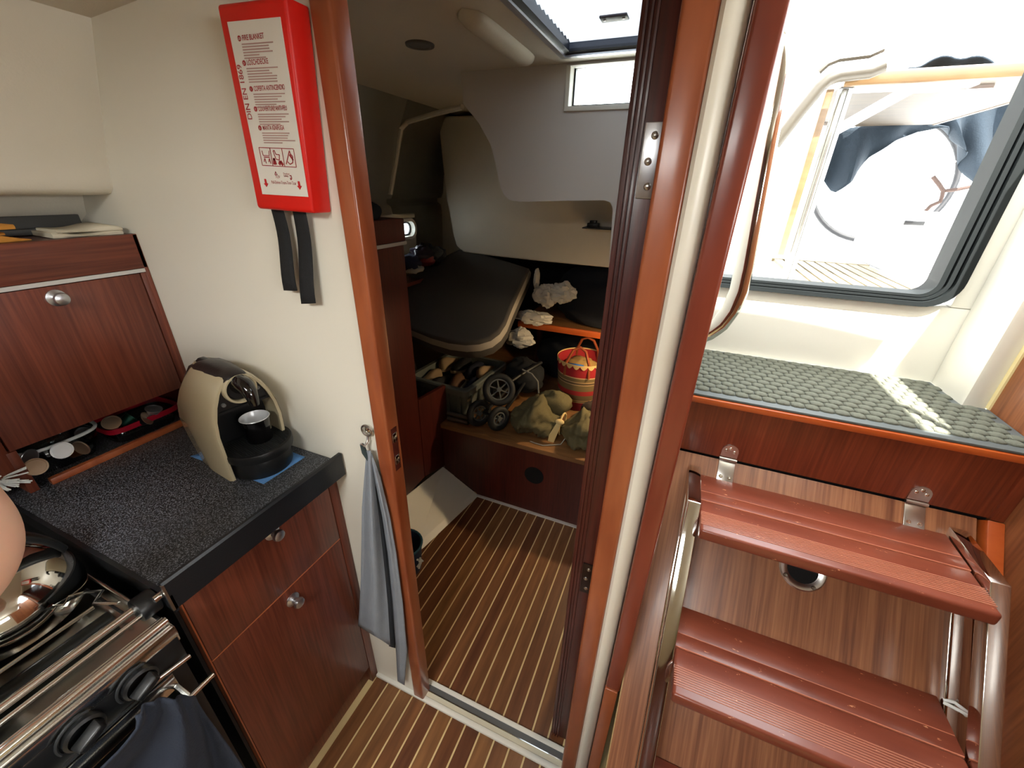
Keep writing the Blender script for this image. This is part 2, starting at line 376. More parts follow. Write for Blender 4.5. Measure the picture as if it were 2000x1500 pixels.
# cockpit seat moulding: front face with the port, left shoulder, hanging leg on the right
MY = 1.50
def m2(x, y): p = at(x, y, Y=MY); return (p.x, p.z)
W0, W1 = m2(1116, 128), m2(1270, 208)
wx0, wx1, wz0, wz1 = W0[0], -.11, m2(1118, 208)[1], 1.842
left = [m2(905, 203), m2(935, 240), m2(958, 282), m2(968, 320), m2(977, 365), m2(985, 382), m2(996, 391), m2(1015, 394), (wx0, m2(1118, 393)[1]), (wx0, 1.89), (-.83, 1.89)]
low = [(wx0, m2(1118, 393)[1]), m2(1180, 391), m2(1192, 395), m2(1197, 408), m2(1192, 480), m2(1186, 560), m2(1189, 585), m2(1199, 600), m2(1240, 612), (.0, m2(1240, 612)[1]), (.0, wz0), (wx0, wz0)]
sm = MB(); sm.prism(left, 'y', MY, 1.66); sm.prism(low, 'y', MY, 1.66)
sm.box(wx1, .0, MY, 1.56, wz0, 1.89).box(wx0, wx1, MY, 1.56, wz1, 1.89)
struct(sm.build('wall_cockpit_moulding', mat('pale_liner_moulding', (206, 200, 194), .45, bump=.05, bscale=60)), 'pale moulded cockpit underside above the aft berth')
# sloping white floor liner on the hull side of the cabin sole, dark corner post of the berth
lp = [(-.99, .62, .0), (-.86, 1.09, 0), (-.79, 1.497, 0)]
q = MB(); top = [(-1.02, .62, .18), (-1.02, 1.09, .18), (-1.005, 1.497, .125)]
mid = [(-1.005, .62, .022), (-.885, 1.09, .02), (-.815, 1.497, .018)]
I = [q.ring(r) for r in (lp, mid, top, [(x-.03, y, -.03) for x, y, z in top], [(x, y, -.03) for x, y, z in lp])]
for a, c in zip(I, I[1:]+I[:1]): q.bridge(a, c, False)
q.f += [[r[0] for r in I], [r[2] for r in I][::-1]]
struct(q.build('baseboard_left', GEL), 'white moulded floor liner sloping up to the wardrobe')
struct(MB().box(-.80, .0, 1.486, 1.4995, 0, .006).build('baseboard_berth', mat('grey_white_bead', (196, 190, 184), .5)))

# ---- cabin door, swung open against the companionway side: its hinge edge faces the saloon
d1 = struct(MB().box(-.106, -.057, .640, 1.16, .02, 1.84).build('door_1', W_DARK, bevel=.002), 'dark mahogany cabin door swung open into the cabin')
for x in (-.100, -.093, -.086):
    MB().box(x, x+.0026, .6365, .6405, .02, 1.84).build('edge_ridge', W_DARK, d1)
for z, m in ((1.535, ALU), (.72, BLACK)):
    hcol = m if m is ALU else mat('bronze_hinge', (60, 48, 44), .35, .8)
    h = MB().box(-.081, -.058, .6365, .6405, z-.045, z+.045).build('hinge', hcol, d1, bevel=.001)
    for dz in (-.03, 0, .03):
        MB().lathe([(0, .6350), (.0035, .6352), (.005, .6365)], (-.067 if dz else -.071, 0, z+dz), 'y', 12).build('screw', STEEL, h, smooth=True)

# frosted acrylic pane of the saloon deck hatch
FRO = bpy.data.materials.new('frosted_acrylic'); FRO.use_nodes = True; n = FRO.node_tree.nodes; l = FRO.node_tree.links
tr_ = n.new('ShaderNodeBsdfTranslucent'); tr_.inputs[0].default_value = hexc(190, 194, 196); l.new(tr_.outputs[0], n['Material Output'].inputs[0])
hp1 = struct(MB().box(-.68, .03, -1.03, -.37, 1.925, 1.933).build('window_3', FRO), 'frosted acrylic deck hatch over the saloon')
MB().box(-.68, -.65, -1.03, -.37, 1.80, 1.925).box(0, .03, -1.03, -.37, 1.84, 1.925).box(-.65, 0, -1.03, -1.0, 1.80, 1.925).box(-.65, 0, -.40, -.37, 1.80, 1.925).build('hatch_coaming', GEL, hp1)

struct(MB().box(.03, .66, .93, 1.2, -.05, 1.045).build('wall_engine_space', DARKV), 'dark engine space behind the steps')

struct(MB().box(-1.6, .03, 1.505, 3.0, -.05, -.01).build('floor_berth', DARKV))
struct(MB().box(-1.52, -1.28, 2.342, 2.40, 1.0, 1.85).build('wall_quarter', LINER), 'cream liner panel between the hull side and the transom moulding')
# ================================================================== COMPANIONWAY STEPS
SL = R(50.5); UP = Vector((0, math.cos(SL), math.sin(SL))); NRM = Vector((0, -math.sin(SL), math.cos(SL)))
PB = Vector((.335, .900, .945))                                # middle of the panel's top edge
PT = Matrix((Vector((1, 0, 0)), UP, NRM)).transposed().to_4x4(); PT.translation = PB   # x across, y up the slope, z off the panel
L0 = .945/math.sin(SL)
# riser under the landing, overhanging wooden nosing
rs = thing('step_riser', (.335, .93, .948), 'reddish veneered riser below the matted landing with an orange wooden nosing', 'step')
MB().box(.047, .652, .8985, .925, .9475, 1.079).build('riser_panel', W_RISER, rs)
MB().box(.046, .6515, .884, .935, 1.0795, 1.0945).build('nosing', W_NOSE, rs, bevel=.004)
MB().prism([(.893, .948), (.8985, .948), (.8985, 1.079), (.890, 1.079)], 'x', .632, .6515).build('corner_batten', W_RISER, rs)
# hinged engine cover
ec = thing('engine_cover_panel', PB+UP*(-L0), 'large sloping mahogany veneered engine cover, toned lighter for daylight, hinged below the landing', 'panel')
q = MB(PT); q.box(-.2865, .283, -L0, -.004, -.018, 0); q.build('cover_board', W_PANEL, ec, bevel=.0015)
q = MB(PT); q.box(-.2885, -.2865, -L0, -.004, -.018, .0005); q.build('edge_strip', mat('pale_edge_banding', (170, 140, 96), .5), ec)
q = MB(PT); q.box(.291, .3165, -L0, -.004, -.018, .012); q.build('side_batten', W_NOSE, ec, bevel=.002)
for sx in (-.158, .186):
    h = MB(PT); h.box(sx-.017, sx+.017, -.055, -.005, .0005, .003); hp_ = h.build('hinge_leaf', STEEL, ec, bevel=.001)
    k = MB(); k.tube([(.335+sx-.018, .8945, .9475), (.335+sx+.018, .8945, .9475)], .0045, 10); k.build('hinge_knuckle', STEEL, hp_, smooth=True)
    u = MB(); pl = [(.335+sx-.017, .953), (.335+sx+.017, .953)] + [(.335+sx+.017*math.cos(R(a)), .969+.017*math.sin(R(a))) for a in range(0, 181, 20)]
    u.prism(pl, 'y', .8955, .8984); hu = u.build('upper_leaf', STEEL, ec)
    for dx, dz in ((-.008, .971), (.009, .969), (0, .977)):
        MB().lathe([(0, .8940), (.0025, .8942), (.004, .8955)], (.335+sx+dx, 0, dz), 'y', 10).build('screw', CHROME, hu, smooth=True)
    for dx in (-.009, .009):
        s = MB(PT); s.lathe([(.0045, .003), (.0038, .0042), (.0015, .0045), (0, .0038)], (sx+dx, -.042, 0), 'z', 10); s.build('screw', CHROME, hp_, smooth=True)
rg = MB(PT); c = (.012, -.190, 0)
rg.lathe([(.026, 0), (.030, .001), (.033, .003), (.040, .0035), (.043, .001), (.043, 0)], c, 'z', 32); rr = rg.build('vent_ring', STEEL, ec, smooth=True)
rg = MB(PT); rg.lathe([(.028, .0008), (0, .0006)], c, 'z', 28); rg.build('vent_hole', DARKV, rr)
for a in (215, 305, 90):
    s = MB(PT); s.lathe([(.0045, .0035), (.0035, .0045), (0, .004)], (c[0]+.0365*math.cos(R(a)), c[1]+.0365*math.sin(R(a)), 0), 'z', 10); s.build('screw', mat('dark_screw', (120, 116, 110), .3, 1), rr, smooth=True)
SEAM = mat('pale_worn_seam', (190, 116, 88), .45)
# ladder: two polished rails and wooden treads
ld = thing('companion_ladder', (.35, .2, 0), 'companionway ladder with polished steel rails and scuffed red wooden treads', 'stairs')
K = math.tan(R(53))
def rail(x0, x1):
    def zz(y): return .925-(.74-y)*K
    yb = .74-.925/K
    q = MB(); q.prism([(.873, .925), (.740, .925), (yb, 0.0), (yb+.03, 0.0), (.757, .898), (.873, .898)], 'x', x0, x1)
    r_ = q.build('rail', CHROME, ld, bevel=.0015)
    q = MB(); q.prism([(.862, .898), (.835, .898), (yb+.095, 0.0), (yb+.118, 0.0)], 'x', x0+.003, x1-.003)
    q.build('rear_bar', CHROME, r_, bevel=.0012)
rail(.098, .1245); rail(.573, .600)
for n, (zt_, yb_, yf) in enumerate(((.908, .868, .683), (.685, .683, .494), (.462, .496, .306), (.239, .31, .12))):
    xa, xb = .1262, .5715; t = .026
    q = MB(); q.box(xa, xb, yf, yf+.094, zt_-t, zt_)
    tr = q.build('tread', W_TREAD, ld, bevel=.006, segs=3)
    for y0, y1 in ((yf+.0945, yf+.1245), (yf+.125, yb_)):
        MB().box(xa, xb, y0, y1, zt_-t, zt_).build('board', W_TREAD, tr, bevel=.0006)
        MB().box(xa+.001, xb-.001, y0-.0011, y0+.0002, zt_-t, zt_+.0001).build('seam', SEAM, tr)
    gr = MB()
    for i in range(9):
        y = yf+.018+i*.0044; gr.prism([(y, zt_-.0005), (y+.0022, zt_-.0005), (y+.0017, zt_+.0012), (y+.0005, zt_+.0012)], 'x', xa+.001, xb-.001)
    g = gr.build('grip_ridges', mat('worn_grip_ridges', (176, 112, 88), .4), tr); g['kind'] = 'stuff'
# loop of white cord caught on the ladder's rail
c0 = at(1842, 1366, Z=.690); c1 = at(1900, 1398, Z=.70)
cr = MB(); cr.tube([c0, c0+Vector((.012, -.003, .006)), c0.lerp(c1, .6)+Vector((0, 0, .004)), c1, c1+Vector((.008, .008, .004)), c1+Vector((.010, .016, -.006)), c1+Vector((.002, .012, -.018)), c1+Vector((-.004, .004, -.01)), c1], .0028, 8)
cr.tube([c0+Vector((-.002, -.006, 0)), c0.lerp(c1, .5)+Vector((0, -.006, .001)), c1+Vector((0, -.004, -.003))], .0028, 8)
tag(cr.build('cord', mat('white_cord', (225, 228, 226), .6), smooth=True), 'short loop of white cord tied around the right ladder rail', 'cord')
# quilted mat on the landing: every raised block is its own piece
GM = mat('grey_green_mat', (88, 90, 79), .95, bump=.6, bscale=500, var=.10, vscale=120)
mt = MB(); mt.prism([(.05, .889), (.6505, .889), (.6505, 1.078), (.607, 1.080), (.600, 1.20), (.05, 1.20)], 'z', 1.0952, 1.1005)
mm = tag(mt.build('landing_mat', mat('grey_rubber_border', (78, 84, 84), .6), bevel=.0015), 'grey quilted rubber backed mat on the companionway landing', 'mat')
src = None; CW, CD = .0262, .0236
ny = int((1.199-.907)/CD)
for j in range(ny):
    y = .908+CD*(j+.5); off = CW/2 if j % 2 else 0
    for i in range(24):
        x = .052+off+CW*(i+.5); lim = .650 if y < 1.07 else .603
        if x+CW/2 > lim: continue
        if src is None:
            q = MB(); a, d = CW/2-.0008, CD/2-.0008
            o_ = [(-a, -d*.75), (-a*.5, -d), (a*.5, -d), (a, -d*.75), (a, d*.6), (a*.5, d), (-a*.5, d), (-a, d*.6)]
            rings = [[(u+x, v+y, 1.1002) for u, v in o_], [(u+x, v+y, 1.103) for u, v in o_], [(u*.62+x, v*.62+y, 1.1052) for u, v in o_]]
            q.loft(rings); src = q.build('mat_block', GM, mm, smooth=True, sharp=80)
        else: inst(src, 'mat_block', (x, y, 1.1002), mm)
# grab rail: bent steel tube on the companionway's inner side
gp = [(x-.006, y, z) for x, y, z in [(.040, 1.0, 1.77), (.07, 1.0, 1.765), (.092, 1.0, 1.745), (.097, 1.0, 1.70), (.104, 1.0, 1.60), (.116, 1.0, 1.45), (.124, 1.0, 1.36), (.126, 1.0, 1.31), (.120, 1.0, 1.265), (.107, 1.0, 1.232), (.086, 1.0, 1.208), (.06, 1.0, 1.193), (.040, 1.0, 1.185)]]
P2 = []
for a, b_ in zip(gp, gp[1:]): P2 += [Vector(a).lerp(Vector(b_), k/3) for k in range(3)]
P2.append(Vector(gp[-1]))
g = thing('grab_rail', (.08, 1.0, 1.18), 'bent polished steel grab rail at the side of the companionway', 'handrail')
MB().tube(P2, .0195, 16).build('rail_tube', CHROME, g, smooth=True)
for z in (1.77, 1.185): MB().lathe([(.027, .0305), (.027, .034), (.018, .037)], (0, 1.0, z), 'x', 20).build('mounting_flange', CHROME, g, smooth=True)
# ================================================================== GALLEY
CT = .900
def knob(parent, c, d='x'):
    k = MB(); k.lathe([(.0, .0), (.0165, .0), (.0165, .003), (.012, .005), (.0075, .008), (.0075, .014), (.0115, .017), (.0130, .021), (.0115, .026), (.006, .0285), (0, .029)], c, d, 24)
    return k.build('knob', ALU, parent, smooth=True)
# ---- base cabinet
bc = thing('base_cabinet', (-.95, .39, 0), 'mahogany galley base cabinet with a drawer above a door', 'cabinet')
MB().box(-1.43, -.718, .209, .571, .0, .858).build('carcass', W_GAL, bc)
MB().box(-.718, -.700, .545, .571, .0, .858).build('stile', W_GAL, bc, bevel=.001)
MB().box(-.718, -.700, .207, .2095, .0, .858).build('edge_strip', W_JAMB, bc)
dr = MB().box(-.718, -.700, .2105, .5435, .6605, .857).build('drawer_front', W_GAL, bc, bevel=.0015); knob(dr, (-.7005, .387, .832))
dd = MB().box(-.718, -.700, .2105, .5435, .085, .657).build('door', W_GAL, bc, bevel=.0015); knob(dd, (-.7005, .385, .620))
MB().box(-.716, -.7004, .2105, .5435, .6573, .6602).build('seam', mat('orange_edge_banding', (176, 100, 62), .4), bc)
# ---- worktop with raised front lip
SPK = bpy.data.materials.new('speckled_black_laminate'); SPK.use_nodes = True
n = SPK.node_tree.nodes; l = SPK.node_tree.links; b = n['Principled BSDF']; tc = n.new('ShaderNodeTexCoord')
t = n.new('ShaderNodeTexNoise'); t.inputs['Scale'].default_value = 420; t.inputs['Detail'].default_value = 2; l.new(tc.outputs['Object'], t.inputs['Vector'])
cr_ = n.new('ShaderNodeValToRGB'); e = cr_.color_ramp.elements; e[0].position = .48; e[0].color = hexc(22, 24, 28); e[1].position = .68; e[1].color = hexc(124, 128, 136)
l.new(t.outputs[0], cr_.inputs[0]); l.new(cr_.outputs[0], b.inputs['Base Color']); b.inputs['Roughness'].default_value = .42
bp_ = n.new('ShaderNodeBump'); bp_.inputs['Strength'].default_value = .25; bp_.inputs['Distance'].default_value = .001; l.new(t.outputs[0], bp_.inputs['Height']); l.new(bp_.outputs[0], b.inputs['Normal'])
EDGE = mat('black_worktop_edge', (26, 28, 31), .3, bump=.1, bscale=300)
wt = thing('worktop', (-1.05, .385, .87), 'speckled black galley worktop with a raised front lip', 'worktop')
MB().box(-1.43, -.678, .192, .571, .872, CT).build('slab', SPK, wt, bevel=.002)
q = MB(); q.prism([(-.6785, .868), (-.660, .868), (-.660, .925), (-.6635, .929), (-.669, .929), (-.6785, CT+.002)], 'y', .186, .567); q.build('front_lip', EDGE, wt, smooth=True, sharp=30)
q = MB(); q.prism([(.1865, .862), (.192, .862), (.192, CT+.0005), (.1865, CT-.004)], 'x', -1.43, -.660); q.build('end_edge', EDGE, wt)
MB().box(-.664, -.6595, .1845, .188, .868, .926).build('corner_trim', STEEL, wt)
# ---- upper cabinet with open cubby under a lift-up door
uc = thing('upper_cabinet', (-1.3, .36, CT), 'mahogany upper galley cabinet with a lift up door over an open cubby', 'cabinet')
FX = -1.175
MB().box(FX-.018, FX, -.45, .5715, 1.310, 1.385).build('top_rail', W_GALY, uc, bevel=.0015)
MB().box(FX-.018, FX, .5625, .5715, CT, 1.385).box(FX-.018, FX, .552, .5625, CT, 1.300).build('stile', W_GAL, uc, bevel=.001)
MB().box(FX-.001, FX+.003, -.45, .562, 1.3015, 1.3095).build('silver_strip', mat('silver_strip', (205, 204, 200), .35, .4), uc)
d = MB().box(FX-.018, FX, .2265, .5495, 1.0005, 1.2995).build('door', W_GAL, uc, bevel=.0015); knob(d, (FX+.0005, .394, 1.276))
MB().box(FX-.018, FX, -.45, .2235, .93, 1.2995).build('door', W_GAL, uc, bevel=.0015)
MB().box(-1.43, FX+.001, .2195, .2345, CT, 1.0).build('divider', W_GAL, uc, bevel=.001)
q = MB(); q.box(-1.432, -1.415, -.45, .5715, CT, 1.37).box(-1.432, FX-.018, -.45, .5715, 1.372, 1.384).box(-1.432, FX-.018, .558, .5715, CT, 1.372).box(-1.415, FX-.018, .235, .558, 1.0005, 1.012)
q.build('carcass', W_DARK, uc)
MB().box(FX-.006, FX+.008, .252, .5715, CT, .915).build('fiddle_rail', W_JAMB, uc, bevel=.002)
# ---- things in the cubby
CAPC = {'silver': mat('silver_capsule_foil', (196, 198, 200), .3, .9), 'copper': mat('copper_capsule', (150, 96, 50), .3, .9), 'green': mat('dark_green_capsule', (24, 58, 48), .3, .8), 'white': mat('pale_capsule_lid', (205, 208, 210), .45, .3), 'dark': mat('black_capsule', (38, 38, 42), .3, .8), 'tan': mat('tan_capsule', (150, 130, 110), .35, .8)}
def capsule(c, axis, body, lid, label):
    T = frame(c, Vector(axis).orthogonal(), axis)
    o = thing('coffee_capsule', Vector(c), label, 'capsule', 'coffee capsules in the cubby')
    MB(T).lathe([(0, -.026), (.006, -.0255), (.010, -.022), (.0125, -.012), (.0145, 0), (.0150, .002)], (0, 0, 0), 'z', 20).build('cup', CAPC[body], o, smooth=True)
    MB(T).lathe([(.0150, .002), (.0182, .0022), (.0182, .0034), (.0155, .0036), (.0150, .0030), (0, .0034)], (0, 0, 0), 'z', 24).build('foil_lid', CAPC[lid], o, smooth=True)
def cub(x, y, X): return at(x, y, X=X)
capsule(cub(122, 880, -1.185), (.75, -.3, .6), 'copper', 'white', 'coffee capsule with a bright pale lid beside a copper capsule')
capsule(cub(157, 876, -1.195), (.55, .55, .45), 'copper', 'tan', 'copper coffee capsule lying behind the wooden fiddle rail')
capsule(cub(70, 912, -1.178), (.8, -.1, .55), 'dark', 'tan', 'upturned dark coffee capsule beside the cubby divider')
capsule(cub(60, 894, -1.21), (.3, -.6, .6), 'dark', 'silver', 'small silver capsule tucked in the cubby corner by the divider')
capsule(cub(165, 848, -1.25), (.7, .2, .7), 'silver', 'silver', 'silver coffee capsule inside the clear bowl')
capsule(cub(218, 826, -1.200), (.6, -.2, .7), 'tan', 'tan', 'tan coffee capsule at the near end of the red rimmed basket')
capsule(cub(255, 815, -1.215), (.1, .8, .4), 'green', 'green', 'dark green coffee capsule in the red rimmed basket')
capsule(cub(300, 800, -1.212), (.3, .2, .9), 'silver', 'silver', 'silver coffee capsule at the far end of the red rimmed basket')
capsule(cub(285, 818, -1.205), (.5, .5, .3), 'dark', 'tan', 'dark coffee capsule leaning on the red basket rim')
PLG = thin_glass('clear_plastic', (232, 238, 238), 1)
def oval(cx, cy, a, b_, z, n=28, p=3.2): return [(cx+a*math.copysign(abs(math.cos(2*math.pi*k/n))**(2/p), math.cos(2*math.pi*k/n)), cy+b_*math.copysign(abs(math.sin(2*math.pi*k/n))**(2/p), math.sin(2*math.pi*k/n)), z) for k in range(n)]
bo = thing('capsule_bowl', (-1.27, .31, CT), 'clear plastic bowl with a pale rim in the cubby', 'bowl')
MB().loft([oval(-1.275, .312, .050, .052, CT+.001), oval(-1.275, .312, .058, .064, CT+.03), oval(-1.275, .312, .062, .070, CT+.062)], caps=False).build('bowl_wall', PLG, bo, smooth=True, solid=.0015)
q = MB(); q.tube(oval(-1.275, .312, .063, .071, CT+.063), .0038, 8, closed=True); q.build('bowl_rim', mat('pale_rim', (196, 200, 198), .3), bo, smooth=True)
rb = thing('red_basket', (-1.27, .46, CT), 'red rimmed clear plastic basket holding coffee capsules', 'basket')
MB().loft([oval(-1.262, .466, .048, .066, CT+.001, p=5), oval(-1.262, .466, .056, .078, CT+.034, p=5)], caps=False).build('basket_wall', PLG, rb, smooth=True, solid=.0015)
I = [oval(-1.262, .466, a, b_, z, p=5) for a, b_, z in ((.056, .078, CT+.032), (.059, .081, CT+.032), (.060, .082, CT+.046), (.057, .079, CT+.046), (.056, .078, CT+.032))]
MB().loft(I, caps=False).build('basket_rim', mat('red_plastic', (140, 10, 32), .35), rb, smooth=True, sharp=30)
# ---- on top of the cabinet
ZT = 1.3855
def cloth(name, cx, cy, a, b_, h, seed, m, label, cat, folds=3, rot=0):
    T = Matrix.Translation((cx, cy, ZT)) @ Matrix.Rotation(rot, 4, 'Z')
    q = MB(T); rnd = random.Random(seed)
    for i in range(folds):
        z0 = h*i/folds; z1 = h*(i+1)/folds-.001; s = 1-.06*i; dx, dy = rnd.uniform(-.01, .01), rnd.uniform(-.012, .012)
        rings = []
        for k in range(9):
            u = -1+2*k/8; yy = dy+b_*s*u; hh = (z1-z0)*(1-.35*abs(u)**4)+.004*math.sin(3*u+seed+i)
            rings.append([(dx-a*s, yy, z0), (dx-a*s*1.02, yy, z0+hh*.5), (dx-a*s*.95, yy, z0+hh), (dx+a*s*.95, yy, z0+hh*(1+.1*math.sin(5*u))), (dx+a*s*1.03, yy, z0+hh*.5), (dx+a*s, yy, z0)])
        q.loft(rings)
    return tag(q.build(name, m, smooth=True, sharp=60), label, cat)
cloth('folded_cloth', -1.232, .335, .035, .055, .032, 2, mat('ochre_cloth', (186, 128, 52), .9, bump=.5, bscale=90), 'folded ochre yellow cloth on top of the upper cabinet', 'cloth', 3, .12)
cloth('folded_sheet', -1.250, .495, .055, .058, .018, 5, mat('ivory_sheet', (206, 198, 176), .8), 'folded ivory sheet on the cabinet top next to the bulkhead', 'sheet', 2, -.08)
q = MB(); q.box(-1.335, -1.322, .30, .545, ZT, ZT+.036).box(-1.322, -1.300, .40, .545, ZT, ZT+.012)
tag(q.build('flat_case', mat('dark_grey_case', (60, 60, 58), .5), bevel=.002), 'thin dark grey case standing behind the folded cloths', 'case')
# ================================================================== FIRE BLANKET
RED = mat('red_pvc', (214, 28, 18), .4, var=.03, vscale=12); REDT = mat('red_print', (158, 40, 44), .6); LABEL = mat('white_label', (222, 218, 208), .25)
FY = .530
BLc, BRc, TRc, TLc = Vector((-.702, FY, 1.457)), Vector((-.5745, FY, 1.4545)), Vector((-.5545, FY, 1.722)), Vector((-.6875, FY, 1.727))
fb = thing('fire_blanket', (-.63, .55, 1.455), 'red fire blanket pouch with a printed white label on the white bulkhead', 'fire blanket')
q = MB(); ring0 = [BLc, BRc, TRc, TLc]
q.loft([[p+Vector((0, .0405, 0)) for p in ring0], [p+Vector((0, .004, 0)) for p in ring0], [p+((BLc+TRc)/2-p)*.03 for p in ring0]])
q.build('pouch', RED, fb, bevel=.003, segs=2)
la = [Vector((-.6790, 0, 1.4805)), Vector((-.5765, 0, 1.4790)), Vector((-.5680, 0, 1.7005)), Vector((-.6715, 0, 1.7045))]
q = MB(); q.loft([[Vector((p.x, FY-.0004, p.z)) for p in la], [Vector((p.x, FY-.0012, p.z)) for p in la]]); lb = q.build('label', LABEL, fb)
LU = (la[3]-la[0]).normalized(); LRt = (la[1]-la[0]).normalized(); LW = (la[1]-la[0]).length; LH = (la[3]-la[0]).length
def lab(u, v):                                       # label coordinates 0..1 from its top left corner
    p = la[3].lerp(la[2], u).lerp(la[0].lerp(la[1], u), v); return Vector((p.x, FY-.0016, p.z))
def LT(u, v, rot=0):
    T = frame(lab(u, v), LRt, (0, -1, 0)); return T @ Matrix.Rotation(rot, 4, 'Z')
heads = ((.235, .095, 'FIRE BLANKET', 'GB'), (.235, .222, 'L\u00d6SCHDECKE', 'D'), (.275, .362, 'COPERTA ANTINCENDIO', 'I'), (.285, .475, 'COUVERTURE ANTI-FEU', 'F'), (.30, .585, 'MANTA IGNIFUGA', 'E'))
for u, v, t_, c_ in heads:
    q = MB(LT(u-.055, v-.008)); q.lathe([(.0034, 0), (.0034, .0003), (0, .0003)], (0, 0, 0), 'z', 16); dsc = q.build('language_dot', REDT, fb)
    text(None, 'letter', c_, LT(u-.055, v+.000) @ Matrix.Translation((0, -.0, .0005)), .0042, LABEL, fb, 'CENTER')
    text(None, 'heading', t_, LT(u, v+.004), .0088, REDT, fb, sx=.62 if len(t_) > 13 else .78, bold=.00012)
    rnd = random.Random(len(t_)); q = MB()
    for i in range(6 if v < .4 else 5):
        ln = rnd.uniform(.30, .62) if i % 3 else rnd.uniform(.55, .66); vv = v+.022+i*.0145
        a = lab(u-.03, vv); b_ = lab(min(u-.03+ln, .93), vv); dz = Vector((0, 0, .0007)); dy = Vector((0, -.0002, 0))
        q.loft([[a-dz, b_-dz, b_+dz, a+dz], [a-dz+dy, b_-dz+dy, b_+dz+dy, a+dz+dy]])
    q.build('small_print', mat('faded_print', (176, 140, 132), .6), fb)['kind'] = 'stuff'
text(None, 'standard_number', 'DIN EN 1869', LT(.118, .530, R(90)), .0135, REDT, fb, sx=.92, bold=.0001)
def lline(q, pts, w=.0005):
    for (u0, v0), (u1, v1) in zip(pts, pts[1:]):
        a, b_ = lab(u0, v0), lab(u1, v1); t_ = (b_-a).normalized(); nn = Vector((-t_.z, 0, t_.x))*w; dy = Vector((0, -.0003, 0))
        q.loft([[a-nn, b_-nn, b_+nn, a+nn], [a-nn+dy, b_-nn+dy, b_+nn+dy, a+nn+dy]])
q = MB(); lline(q, [(.14, .695), (.86, .700), (.86, .812), (.14, .808), (.14, .695)]); lline(q, [(.37, .696), (.37, .809)]); lline(q, [(.62, .698), (.62, .811)])
lline(q, [(.19, .715), (.20, .745), (.33, .745), (.34, .715)]); lline(q, [(.21, .755), (.33, .755)], .0007)
for u in (.215, .315): lline(q, [(u-.02, .785), (u-.005, .770), (u+.008, .763), (u+.012, .775), (u+.02, .795)], .0006)
lline(q, [(.43, .715), (.46, .712), (.475, .735), (.55, .738), (.53, .770), (.46, .765), (.44, .735), (.43, .715)], .0006)
lline(q, [(.40, .800), (.42, .760), (.445, .800)], .0018); lline(q, [(.51, .800), (.545, .778), (.59, .803)], .0022)
lline(q, [(.66, .795), (.70, .765), (.74, .735), (.77, .712), (.79, .735), (.82, .745), (.80, .785), (.74, .795), (.70, .780)], .0007); lline(q, [(.76, .735), (.82, .770)], .0014)
q.build('pictograms', REDT, fb)
q = MB(); lline(q, [(.40, .845), (.375, .865), (.425, .865), (.40, .845)], .0005); q.build('triangle_mark', REDT, fb)
text(None, 'mark_letters', 'T\u00dcV', LT(.375, .888), .0062, REDT, fb, sx=.9)
text(None, 'mark_letters', 'Product', LT(.56, .862), .0042, REDT, fb); text(None, 'mark_letters', 'Safety', LT(.56, .876), .0042, REDT, fb)
q = MB(); lline(q, [(.69, .868), (.72, .866), (.725, .885), (.70, .894), (.695, .880)], .0006); q.build('oval_mark', REDT, fb)
text(None, 'pull_words', 'Pull-Ziehen-Tirare-Tirer-Tirar', LT(.265, .925), .0068, REDT, fb, sx=.66)
for u, v in ((.14, .925), (.86, .930)):
    T = LT(u, v); q = MB(T); q.prism([(-.002, .0065), (.002, .0065), (.002, 0), (.0052, 0), (0, -.0055), (-.0052, 0), (-.002, 0)], 'z', 0, .0004); q.build('arrow', mat('arrow_red', (190, 24, 30), .5), fb)
for (a0, a1, b0, b1) in (((532, 410), (554, 412), (560, 566), (585, 567)), ((574, 412), (598, 415), (594, 592), (621, 591))):
    P = [at(*p, Y=.556) for p in (a0, a1, b1, b0)]; P[0].z = P[1].z = 1.462; q = MB(); nz = 10
    q.grid(lambda u, v: P[0].lerp(P[1], u).lerp(P[3].lerp(P[2], u), v)+Vector((0, .004*math.sin(v*5)-.002, 0)), 3, nz)
    s = q.build('pull_strap', mat('black_webbing', (26, 28, 30), .8, bump=.6, bscale=900), fb, solid=.0022, smooth=True)

# ================================================================== COFFEE MACHINE
FLc = Vector((-.829, .402, CT+.0012)); dv = Vector((.985, -.17, 0)).normalized(); ev = Vector((-dv.y, dv.x, 0))
CM = Matrix((dv, ev, Vector((0, 0, 1)))).transposed().to_4x4(); CM.translation = FLc       # x forward, y across (0..156 mm), z up
BEIGE = mat('champagne_plastic', (184, 172, 142), .22, coat=.4)
cm = thing('coffee_machine', FLc-dv*.08+ev*.078, 'beige and black capsule coffee machine on the galley worktop', 'coffee machine')
def outl(z):                                                     # half width of the arch at height z
    for (z0, w0), (z1, w1) in zip(ARC, ARC[1:]):
        if z <= z1: return w0+(w1-w0)*(z-z0)/(z1-z0)
    return ARC[-1][1]
ARC = [(0, .068), (.06, .071), (.116, .072), (.150, .068), (.18, .0595), (.205, .048), (.224, .035), (.236, .022), (.243, .012)]
ZS = [0, .03, .06, .09, .116, .135, .15, .165, .18, .193, .205, .215, .224, .231, .236]
def xfront(z): return -.004+.006*math.sin(z*12)-.05*max(0, z-.20)
def xback(z): return -.152-.05*math.sin(min(z/.22, 1)*math.pi)*.6
